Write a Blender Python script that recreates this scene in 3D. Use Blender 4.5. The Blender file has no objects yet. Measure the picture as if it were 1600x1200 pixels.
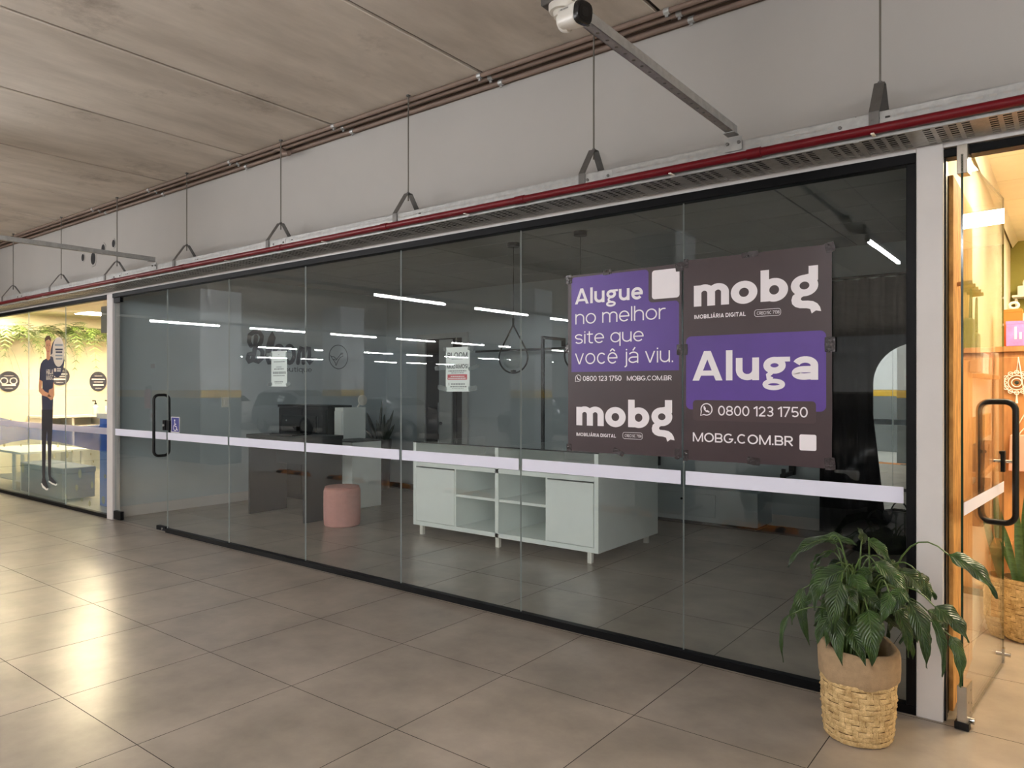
import bpy, bmesh, math, random
from mathutils import Vector, Matrix
random.seed(7)
S = bpy.context.scene
COL = S.collection
PI = math.pi

# ------------------------------------------------------------------ camera, world, exposure
cam_d = bpy.data.cameras.new('camera')
cam = bpy.data.objects.new('camera', cam_d); COL.objects.link(cam)
cam.location = (0, 0, 1.574); cam.rotation_euler = (PI/2, 0, 0.6575)
cam_d.sensor_fit = 'HORIZONTAL'; cam_d.sensor_width = 36.0
cam_d.lens = 1132.56/1600*36.0
cam_d.shift_y = 6.66/1600
cam_d.clip_start = 0.05; cam_d.clip_end = 200
S.camera = cam
W = bpy.data.worlds.new('world'); S.world = W; W.use_nodes = True
W.node_tree.nodes['Background'].inputs[0].default_value = (0.02, 0.02, 0.022, 1)
W.node_tree.nodes['Background'].inputs[1].default_value = 1.0
S.view_settings.view_transform = 'Standard'; S.view_settings.look = 'None'
S.view_settings.exposure = 0.20; S.view_settings.gamma = 1.0
S.view_settings.use_curve_mapping = False
S.cycles.max_bounces = 10; S.cycles.transparent_max_bounces = 24
S.cycles.diffuse_bounces = 5; S.cycles.glossy_bounces = 5
S.cycles.sample_clamp_indirect = 6.0
S.cycles.caustics_reflective = False; S.cycles.caustics_refractive = False
TUBE_POWER = 205.0
LEFT_POWER = 112.0
RIGHT_POWER = 58.0

# ------------------------------------------------------------------ materials
def lin(c):
    def f(v):
        v /= 255.0
        return v/12.92 if v <= 0.04045 else ((v+0.055)/1.055)**2.4
    return (f(c[0]), f(c[1]), f(c[2]), 1)
MATS = {}
def mat(name, c, rough=0.5, metal=0.0, var=0.0, vscale=6.0, bump=0.0, bscale=40.0, spec=0.5, stretch=None, rnd=0.0, coat=0.0, c2=None, rvar=0.0):
    """Principled with object-space noise for tone variation, grain and relief."""
    m = bpy.data.materials.new(name); m.use_nodes = True; MATS[name] = m
    nt = m.node_tree; p = nt.nodes['Principled BSDF']
    p.inputs['Base Color'].default_value = lin(c); p.inputs['Roughness'].default_value = rough
    p.inputs['Metallic'].default_value = metal; p.inputs['Specular IOR Level'].default_value = spec
    p.inputs['Coat Weight'].default_value = coat
    tc = nt.nodes.new('ShaderNodeTexCoord'); mp = nt.nodes.new('ShaderNodeMapping')
    geo = nt.nodes.new('ShaderNodeNewGeometry')
    nt.links.new(geo.outputs['Position'], mp.inputs[0])
    if stretch: mp.inputs['Scale'].default_value = stretch
    base = None
    if var > 0:
        n = nt.nodes.new('ShaderNodeTexNoise'); n.inputs['Scale'].default_value = vscale; n.inputs['Detail'].default_value = 8; n.inputs['Roughness'].default_value = 0.62
        nt.links.new(mp.outputs[0], n.inputs['Vector'])
        r = nt.nodes.new('ShaderNodeValToRGB')
        a = lin(c); k = 1-var; h = 1+var
        d = lin(c2) if c2 else (a[0]*k, a[1]*k, a[2]*k, 1)
        r.color_ramp.elements[0].color = d
        r.color_ramp.elements[1].color = (min(a[0]*h, 1), min(a[1]*h, 1), min(a[2]*h, 1), 1)
        r.color_ramp.elements[0].position = 0.32; r.color_ramp.elements[1].position = 0.68
        nt.links.new(n.outputs['Fac'], r.inputs[0]); base = r.outputs[0]
        if rvar > 0:
            mr = nt.nodes.new('ShaderNodeMapRange')
            mr.inputs['To Min'].default_value = rough-rvar; mr.inputs['To Max'].default_value = rough+rvar
            nt.links.new(n.outputs['Fac'], mr.inputs['Value']); nt.links.new(mr.outputs[0], p.inputs['Roughness'])
    if rnd > 0:
        oi = nt.nodes.new('ShaderNodeObjectInfo'); mr = nt.nodes.new('ShaderNodeMapRange')
        mr.inputs['To Min'].default_value = 1-rnd; mr.inputs['To Max'].default_value = 1+rnd
        nt.links.new(oi.outputs['Random'], mr.inputs['Value'])
        hs = nt.nodes.new('ShaderNodeHueSaturation')
        nt.links.new(mr.outputs[0], hs.inputs['Value'])
        if base: nt.links.new(base, hs.inputs['Color'])
        else: hs.inputs['Color'].default_value = lin(c)
        base = hs.outputs[0]
    if base: nt.links.new(base, p.inputs['Base Color'])
    if bump > 0:
        n2 = nt.nodes.new('ShaderNodeTexNoise'); n2.inputs['Scale'].default_value = bscale; n2.inputs['Detail'].default_value = 5
        nt.links.new(mp.outputs[0], n2.inputs['Vector'])
        b = nt.nodes.new('ShaderNodeBump'); b.inputs['Strength'].default_value = bump; b.inputs['Distance'].default_value = 0.01
        nt.links.new(n2.outputs['Fac'], b.inputs['Height']); nt.links.new(b.outputs[0], p.inputs['Normal'])
    return m
def emis(name, c, s):
    m = bpy.data.materials.new(name); m.use_nodes = True; MATS[name] = m
    nt = m.node_tree; nt.nodes.remove(nt.nodes['Principled BSDF'])
    e = nt.nodes.new('ShaderNodeEmission'); e.inputs[0].default_value = (*c, 1); e.inputs[1].default_value = s
    nt.links.new(e.outputs[0], nt.nodes['Material Output'].inputs[0]); return m
def glass(name, tint, f0=0.045, rough=0.0, haze=0.0, haze_c=(200, 200, 200)):
    """Architectural glass: clear, tinted transmission with Schlick reflection on both faces."""
    m = bpy.data.materials.new(name); m.use_nodes = True; MATS[name] = m
    nt = m.node_tree; nt.nodes.remove(nt.nodes['Principled BSDF']); N = nt.nodes.new; L = nt.links.new
    g = N('ShaderNodeNewGeometry'); d = N('ShaderNodeVectorMath'); d.operation = 'DOT_PRODUCT'
    L(g.outputs['Incoming'], d.inputs[0]); L(g.outputs['Normal'], d.inputs[1])
    ab = N('ShaderNodeMath'); ab.operation = 'ABSOLUTE'; L(d.outputs['Value'], ab.inputs[0])
    iv = N('ShaderNodeMath'); iv.operation = 'SUBTRACT'; iv.inputs[0].default_value = 1; L(ab.outputs[0], iv.inputs[1])
    pw = N('ShaderNodeMath'); pw.operation = 'POWER'; L(iv.outputs[0], pw.inputs[0]); pw.inputs[1].default_value = 5
    ma = N('ShaderNodeMath'); ma.operation = 'MULTIPLY_ADD'; L(pw.outputs[0], ma.inputs[0]); ma.inputs[1].default_value = 1-f0; ma.inputs[2].default_value = f0
    t = N('ShaderNodeBsdfTransparent'); t.inputs[0].default_value = (*tint, 1)
    gl = N('ShaderNodeBsdfGlossy'); gl.inputs['Color'].default_value = (1, 1, 1, 1); gl.inputs['Roughness'].default_value = rough
    mx = N('ShaderNodeMixShader'); L(ma.outputs[0], mx.inputs[0]); L(t.outputs[0], mx.inputs[1]); L(gl.outputs[0], mx.inputs[2])
    last = mx
    if haze > 0:
        df = N('ShaderNodeBsdfDiffuse'); df.inputs[0].default_value = lin(haze_c)
        m2 = N('ShaderNodeMixShader'); m2.inputs[0].default_value = haze; L(mx.outputs[0], m2.inputs[1]); L(df.outputs[0], m2.inputs[2]); last = m2
    L(last.outputs[0], nt.nodes['Material Output'].inputs[0]); return m
def film(name, c, alpha):
    m = bpy.data.materials.new(name); m.use_nodes = True; MATS[name] = m
    nt = m.node_tree; nt.nodes.remove(nt.nodes['Principled BSDF']); N = nt.nodes.new; L = nt.links.new
    df = N('ShaderNodeBsdfDiffuse'); df.inputs[0].default_value = lin(c)
    tl = N('ShaderNodeBsdfTranslucent'); tl.inputs[0].default_value = lin(c)
    a = N('ShaderNodeMixShader'); a.inputs[0].default_value = 0.5; L(df.outputs[0], a.inputs[1]); L(tl.outputs[0], a.inputs[2])
    t = N('ShaderNodeBsdfTransparent'); tc = lin(c); t.inputs[0].default_value = tuple(0.55+0.45*v for v in tc[:3])+(1,)
    mx = N('ShaderNodeMixShader'); mx.inputs[0].default_value = alpha; L(t.outputs[0], mx.inputs[1]); L(a.outputs[0], mx.inputs[2])
    L(mx.outputs[0], nt.nodes['Material Output'].inputs[0]); return m

mat('tile', (152, 141, 129), 0.28, var=0.22, vscale=2.6, bump=0.012, bscale=120, rnd=0.05)
mat('grout', (26, 21, 17), 0.8, var=0.1, vscale=20)
def concrete_mat():
    m = mat('concrete', (208, 197, 184), 0.85, var=0.06, vscale=2.2, bump=0.12, bscale=24, stretch=(1.6, 0.45, 1), rnd=0.04, c2=(184, 173, 160))
    nt = m.node_tree; N = nt.nodes.new; L = nt.links.new; p = nt.nodes['Principled BSDF']
    src = p.inputs['Base Color'].links[0].from_socket
    g = N('ShaderNodeNewGeometry'); a = N('ShaderNodeTexNoise'); a.inputs['Scale'].default_value = 1.3; a.inputs['Detail'].default_value = 9; a.inputs['Roughness'].default_value = 0.72
    L(g.outputs['Position'], a.inputs['Vector'])
    r = N('ShaderNodeValToRGB'); r.color_ramp.elements[0].position = 0.56; r.color_ramp.elements[1].position = 0.74
    r.color_ramp.elements[0].color = (0, 0, 0, 1); r.color_ramp.elements[1].color = (0.75, 0.75, 0.75, 1)
    L(a.outputs['Fac'], r.inputs[0])
    mx = N('ShaderNodeMix'); mx.data_type = 'RGBA'; L(r.outputs[0], mx.inputs['Factor']); L(src, mx.inputs['A']); mx.inputs['B'].default_value = lin((134, 121, 108))
    L(mx.outputs['Result'], p.inputs['Base Color'])
concrete_mat()
mat('joint_dark', (58, 50, 44), 0.9)
mat('wall_white', (170, 166, 161), 0.8, var=0.03, vscale=1.2)
mat('brown_paint', (124, 104, 92), 0.6, var=0.08, vscale=10)
mat('wall_shop', (186, 196, 200), 0.8, var=0.04, vscale=1.0)
mat('wall_shop_back', (176, 186, 190), 0.8, var=0.04, vscale=1.0)
mat('ceil_tile', (150, 153, 150), 0.9, var=0.04, vscale=3, bump=0.1, bscale=150, rnd=0.03)
mat('white_trim', (205, 200, 197), 0.45, var=0.03, vscale=4)
mat('black_alu', (6, 6, 8), 0.45, var=0.2, vscale=8, spec=0.15)
mat('black_steel', (9, 9, 10), 0.4, spec=0.3)
mat('galv', (166, 166, 164), 0.45, metal=0.45, var=0.14, vscale=22, stretch=(1, 1, 1), bump=0.02, bscale=60)
mat('galv_dark', (104, 102, 99), 0.5, metal=0.4, var=0.12, vscale=18)
mat('red_pipe', (98, 3, 17), 0.38, var=0.06, vscale=9, spec=0.3)
mat('rod', (112, 108, 100), 0.5, metal=0.7)
mat('stripe', (224, 224, 240), 0.5)
mat('poster', (56, 40, 43), 0.36, var=0.07, vscale=7, bump=0.06, bscale=8)
mat('poster_soft', (66, 48, 51), 0.34)
mat('purple', (84, 54, 140), 0.36, var=0.12, vscale=2.5, bump=0.05, bscale=8)
mat('ink_white', (238, 232, 236), 0.4)
mat('tape', (44, 36, 38), 0.12, var=0.5, vscale=60, bump=0.4, bscale=70)
mat('paper', (226, 232, 230), 0.7)
mat('ink_dark', (52, 56, 60), 0.7)
mat('ink_grey', (140, 146, 148), 0.7)
mat('ink_red', (196, 84, 94), 0.7)
mat('sign_blue', (40, 44, 128), 0.4)
mat('logo_paint', (70, 74, 84), 0.7)
mat('lacquer', (240, 246, 243), 0.3, var=0.02)
mat('shelf_in', (224, 230, 227), 0.4)
mat('black_desk', (14, 15, 17), 0.4, var=0.15, vscale=5, spec=0.25)
mat('screen', (8, 9, 11), 0.12)
mat('pink', (206, 150, 142), 0.85, var=0.05, vscale=20, bump=0.15, bscale=220)
mat('dark_leaf', (40, 52, 42), 0.5, var=0.2, vscale=14)
mat('pot_black', (24, 25, 26), 0.5)
mat('curtain', (12, 12, 14), 0.9, var=0.15, vscale=12, spec=0.08)
mat('mirror', (235, 238, 236), 0.0, metal=1.0)
mat('door_leaf', (176, 180, 178), 0.5, var=0.03)
mat('dark_gap', (22, 23, 25), 0.8)
mat('bulb', (215, 220, 220), 0.1)
def leaf_mat():
    m = mat('leaf', (54, 78, 32), 0.30, var=0.28, vscale=11, rnd=0.25, c2=(30, 47, 21))
    nt = m.node_tree; N = nt.nodes.new; L = nt.links.new
    uv = N('ShaderNodeUVMap'); sp = N('ShaderNodeSeparateXYZ'); L(uv.outputs[0], sp.inputs[0])
    a = N('ShaderNodeMath'); a.operation = 'ABSOLUTE'; L(sp.outputs[0], a.inputs[0])
    b = N('ShaderNodeMath'); b.operation = 'MULTIPLY_ADD'; L(a.outputs[0], b.inputs[0]); b.inputs[1].default_value = -0.28; L(sp.outputs[1], b.inputs[2])
    c = N('ShaderNodeMath'); c.operation = 'MULTIPLY'; L(b.outputs[0], c.inputs[0]); c.inputs[1].default_value = 75
    s = N('ShaderNodeMath'); s.operation = 'SINE'; L(c.outputs[0], s.inputs[0])
    bp = N('ShaderNodeBump'); bp.inputs['Strength'].default_value = 0.55; bp.inputs['Distance'].default_value = 0.004
    L(s.outputs[0], bp.inputs['Height']); L(bp.outputs[0], nt.nodes['Principled BSDF'].inputs['Normal'])
leaf_mat()
mat('stem', (70, 92, 40), 0.45, var=0.15, vscale=20)
mat('straw', (212, 182, 130), 0.7, var=0.16, vscale=26, bump=0.5, bscale=160, c2=(168, 134, 84))
mat('straw_dark', (120, 92, 56), 0.85)
mat('burlap', (178, 150, 116), 0.92, var=0.10, vscale=30, bump=0.7, bscale=420)
mat('soil', (36, 28, 22), 0.95, var=0.3, vscale=60, bump=0.6, bscale=80)
mat('osb', (212, 160, 92), 0.7, var=0.28, vscale=18, stretch=(1, 1, 0.35), bump=0.2, bscale=60, c2=(168, 112, 52))
mat('wood', (190, 136, 82), 0.5, var=0.2, vscale=9, stretch=(1, 1, 0.18), c2=(150, 100, 56))
mat('wall_warm', (240, 230, 206), 0.8, var=0.03)
mat('wall_olive', (150, 146, 76), 0.8, var=0.05)
mat('white_obj', (236, 232, 222), 0.5)
mat('orange', (226, 112, 28), 0.5)
mat('violet', (176, 130, 200), 0.4, var=0.2, vscale=9)
mat('pale_pink', (226, 168, 148), 0.6)
mat('grey_cloth', (120, 118, 110), 0.85, var=0.15, vscale=16)
mat('fern', (86, 108, 44), 0.55, var=0.25, vscale=14)
mat('snake', (78, 104, 52), 0.4, var=0.35, vscale=22, stretch=(1, 1, 3))
mat('chrome', (205, 205, 205), 0.15, metal=1.0)
mat('steel_plate', (176, 168, 156), 0.3, metal=0.9, var=0.08, vscale=20)
mat('navy', (52, 54, 74), 0.5, var=0.06, vscale=6)
mat('skin', (208, 148, 108), 0.6)
mat('hair', (92, 62, 40), 0.7)
mat('trouser', (38, 36, 42), 0.6)
mat('bubble', (222, 208, 190), 0.5)
mat('blue_obj', (60, 104, 190), 0.5, var=0.1, vscale=4)
mat('bench_grey', (96, 98, 112), 0.7, var=0.06, vscale=8)
mat('cctv_white', (226, 222, 214), 0.35)
mat('cctv_black', (16, 16, 18), 0.25)
mat('garage_floor', (172, 172, 168), 0.42, var=0.12, vscale=0.9, bump=0.03, bscale=60)
mat('garage_wall', (214, 216, 218), 0.85, var=0.05, vscale=0.7)
mat('yellow', (206, 164, 40), 0.6, var=0.1, vscale=5)
mat('dado_grey', (104, 110, 112), 0.7, var=0.06, vscale=2)
mat('stop_orange', (186, 112, 24), 0.6, var=0.12, vscale=10)
mat('tyre', (22, 22, 23), 0.85)
mat('car_glass', (14, 17, 20), 0.06)
mat('car_silver', (150, 154, 158), 0.3, metal=0.6)
mat('car_black', (26, 27, 30), 0.22, metal=0.2)
mat('car_white', (206, 208, 208), 0.3)
mat('car_lamp', (220, 222, 224), 0.1)
mat('ext_red', (176, 22, 24), 0.35)
emis('tube_light', (0.985, 0.985, 1.0), TUBE_POWER)
emis('panel_left', (1.0, 0.82, 0.54), LEFT_POWER)
emis('panel_right', (1.0, 0.82, 0.55), RIGHT_POWER)
glass('glass', (0.966, 0.984, 0.979), f0=0.031, haze=0.0015, haze_c=(190, 196, 194))
glass('glass_clear', (0.975, 0.985, 0.975))
mat('glass_edge', (176, 184, 182), 0.2)
mat('glass_edge_green', (24, 48, 32), 0.15)
film('tape_clear', (206, 212, 212), 0.28)
film('film_blue', (70, 110, 196), 0.5)
film('film_cyan', (176, 212, 222), 0.20)
film('film_white', (222, 218, 226), 0.85)
film('film_dot', (226, 214, 150), 0.45)

# ------------------------------------------------------------------ mesh helpers
class MB:
    def __init__(s): s.v = []; s.f = []; s.mi = []; s.lay = 0
    def add(s, vs, fs, mi=0):
        b = len(s.v); s.v += [tuple(p) for p in vs]
        for f in fs: s.f.append([b+i for i in f]); s.mi.append(mi)
        return s
    def box(s, x0, x1, y0, y1, z0, z1, mi=0):
        return s.add([(x0,y0,z0),(x1,y0,z0),(x1,y1,z0),(x0,y1,z0),(x0,y0,z1),(x1,y0,z1),(x1,y1,z1),(x0,y1,z1)],
                     [(3,2,1,0),(4,5,6,7),(0,1,5,4),(1,2,6,5),(2,3,7,6),(3,0,4,7)], mi)
    def bar(s, a, b, w, h, up=(0,0,1), mi=0):
        a = Vector(a); b = Vector(b); d = (b-a).normalized(); u = Vector(up)
        r = d.cross(u)
        if r.length < 1e-5: r = d.cross(Vector((1,0,0)))
        r.normalize(); u = r.cross(d)
        vs = [p+r*sx*w/2+u*sz*h/2 for p in (a, b) for sx, sz in ((-1,-1),(1,-1),(1,1),(-1,1))]
        return s.add(vs, [(3,2,1,0),(4,5,6,7),(0,1,5,4),(1,2,6,5),(2,3,7,6),(3,0,4,7)], mi)
    def tube(s, pts, r, n=8, closed=False, cap=True, mi=0):
        pts = [Vector(p) for p in pts]; k = len(pts)
        rs = r if isinstance(r, (list, tuple)) else [r]*k
        nrm = None; vs = []
        for i, p in enumerate(pts):
            if closed: t = pts[(i+1) % k]-pts[i-1]
            else: t = pts[min(i+1, k-1)]-pts[max(i-1, 0)]
            if t.length < 1e-9: t = Vector((0,0,1))
            t.normalize()
            if nrm is None:
                nrm = t.cross(Vector((0,0,1)))
                if nrm.length < 1e-3: nrm = t.cross(Vector((1,0,0)))
            else: nrm = nrm - t*nrm.dot(t)
            nrm.normalize(); bn = t.cross(nrm)
            for j in range(n):
                a = 2*PI*j/n; vs.append(p+(nrm*math.cos(a)+bn*math.sin(a))*rs[i])
        fs = []
        for i in range(k if closed else k-1):
            i2 = (i+1) % k
            for j in range(n):
                j2 = (j+1) % n; fs.append((i*n+j, i*n+j2, i2*n+j2, i2*n+j))
        if cap and not closed: fs.append(tuple(range(n))[::-1]); fs.append(tuple((k-1)*n+j for j in range(n)))
        return s.add(vs, fs, mi)
    def lathe(s, prof, n=24, c=(0,0,0), sx=1.0, sy=1.0, mi=0, axis='z'):
        vs = []
        for r, z in prof:
            for j in range(n):
                a = 2*PI*j/n; x, y = r*math.cos(a)*sx, r*math.sin(a)*sy
                if axis == 'z': q = (c[0]+x, c[1]+y, c[2]+z)
                elif axis == 'x': q = (c[0]+z, c[1]+x, c[2]+y)
                else: q = (c[0]+x, c[1]+z, c[2]-y)
                vs.append(q)
        fs = []
        for i in range(len(prof)-1):
            for j in range(n):
                j2 = (j+1) % n; fs.append((i*n+j, i*n+j2, (i+1)*n+j2, (i+1)*n+j))
        if prof[0][0] > 1e-4: fs.append(tuple(range(n))[::-1])
        if prof[-1][0] > 1e-4: fs.append(tuple((len(prof)-1)*n+j for j in range(n)))
        return s.add(vs, fs, mi)
    def prism(s, pts, d0, d1, plane='xz', mi=0):
        """polygon in a plane, extruded from d0 to d1 along the third axis"""
        def q(p, d):
            return {'xz': (p[0], d, p[1]), 'yz': (d, p[0], p[1]), 'xy': (p[0], p[1], d)}[plane]
        n = len(pts)
        vs = [q(p, d0) for p in pts]+[q(p, d1) for p in pts]
        fs = [tuple(range(n)), tuple(range(n, 2*n))[::-1]]+[(i, n+i, n+(i+1) % n, (i+1) % n) for i in range(n)]
        return s.add(vs, fs, mi)
    def flat(s, pts, d, plane='xz', mi=0):
        q = {'xz': lambda p: (p[0], d, p[1]), 'yz': lambda p: (d, p[0], p[1]), 'xy': lambda p: (p[0], p[1], d)}[plane]
        return s.add([q(p) for p in pts], [tuple(range(len(pts)))], mi)
    def stroke(s, pts, w, d, plane='xz', mi=0, caps=True):
        """flat brush stroke of width w with round ends"""
        n = len(pts); P2 = [Vector(p) for p in pts]; L = []; R = []
        for i in range(n):
            t = P2[min(i+1, n-1)]-P2[max(i-1, 0)]
            if t.length < 1e-9: t = Vector((1, 0))
            t.normalize(); nn = Vector((-t.y, t.x))*w/2; L.append(P2[i]+nn); R.append(P2[i]-nn)
        st = 2e-5 if plane == 'yz' else -2e-5            # every brush touch a hair above the last
        for i in range(n-1): s.lay += 1; s.flat([R[i], R[i+1], L[i+1], L[i]], d+st*s.lay, plane, mi)
        if caps:
            for p in (P2[0], P2[-1]):
                s.lay += 1; d_ = d+st*s.lay
                s.flat([(p.x+w/2*math.cos(2*PI*k/12), p.y+w/2*math.sin(2*PI*k/12)) for k in range(12)], d_, plane, mi)
        return s
    def build(s, name, mats, parent=None, smooth=False, bevel=0.0, segs=1, recalc=True):
        me = bpy.data.meshes.new(name)
        me.from_pydata(s.v, [], s.f)
        if not isinstance(mats, (list, tuple)): mats = [mats]
        for m in mats: me.materials.append(MATS[m])
        if len(mats) > 1: me.polygons.foreach_set('material_index', s.mi)
        me.update()
        if bevel > 0 or recalc:
            bm = bmesh.new(); bm.from_mesh(me)
            if recalc: bmesh.ops.recalc_face_normals(bm, faces=bm.faces[:])
            if bevel > 0:
                ed = [e for e in bm.edges if len(e.link_faces) == 2 and e.calc_face_angle(0) > 0.5]
                bmesh.ops.bevel(bm, geom=ed, offset=bevel, segments=segs, profile=0.6, affect='EDGES', clamp_overlap=True)
            bm.to_mesh(me); bm.free()
        if smooth:
            me.polygons.foreach_set('use_smooth', [True]*len(me.polygons))
            if smooth != 'all' and hasattr(me, 'set_sharp_from_angle'): me.set_sharp_from_angle(angle=0.7)
        o = bpy.data.objects.new(name, me); COL.objects.link(o)
        if parent: attach(o, parent)
        return o
def wloc(p):
    v = Vector(p.location)
    return v+wloc(p.parent)+p.matrix_parent_inverse.translation if p.parent else v
def attach(o, p):
    """keep world-space coordinates while parenting"""
    o.parent = p; o.matrix_parent_inverse = Matrix.Translation(-wloc(p))
def tag(o, label=None, cat=None, group=None, kind=None):
    if label: o['label'] = label
    if cat: o['category'] = cat
    if group: o['group'] = group
    if kind: o['kind'] = kind
    return o
def thing(name, label, cat, loc=(0,0,0), group=None):
    o = bpy.data.objects.new(name, None); COL.objects.link(o); o.location = loc
    o.empty_display_size = 0.1
    return tag(o, label, cat, group)
def struct(name, mb, m, label=None, **k):
    o = mb.build(name, m, **k); o['kind'] = 'structure'
    if label: o['label'] = label
    return o
def B(*a): return MB().box(*a)
def rrect(x0, x1, z0, z1, r, n=5, corners=(1,1,1,1)):
    pts = []
    for k, (cx, cz, a0) in enumerate(((x1-r, z1-r, 0), (x0+r, z1-r, PI/2), (x0+r, z0+r, PI), (x1-r, z0+r, 1.5*PI))):
        if corners[k]:
            for i in range(n+1):
                a = a0+PI/2*i/n; pts.append((cx+r*math.cos(a), cz+r*math.sin(a)))
        else: pts.append(((x1, z1), (x0, z1), (x0, z0), (x1, z0))[k])
    return pts
def ell(cx, cz, rx, rz, n=24, a0=0, a1=2*PI):
    return [(cx+rx*math.cos(a0+(a1-a0)*i/n), cz+rz*math.sin(a0+(a1-a0)*i/n)) for i in range(n)]
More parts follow.
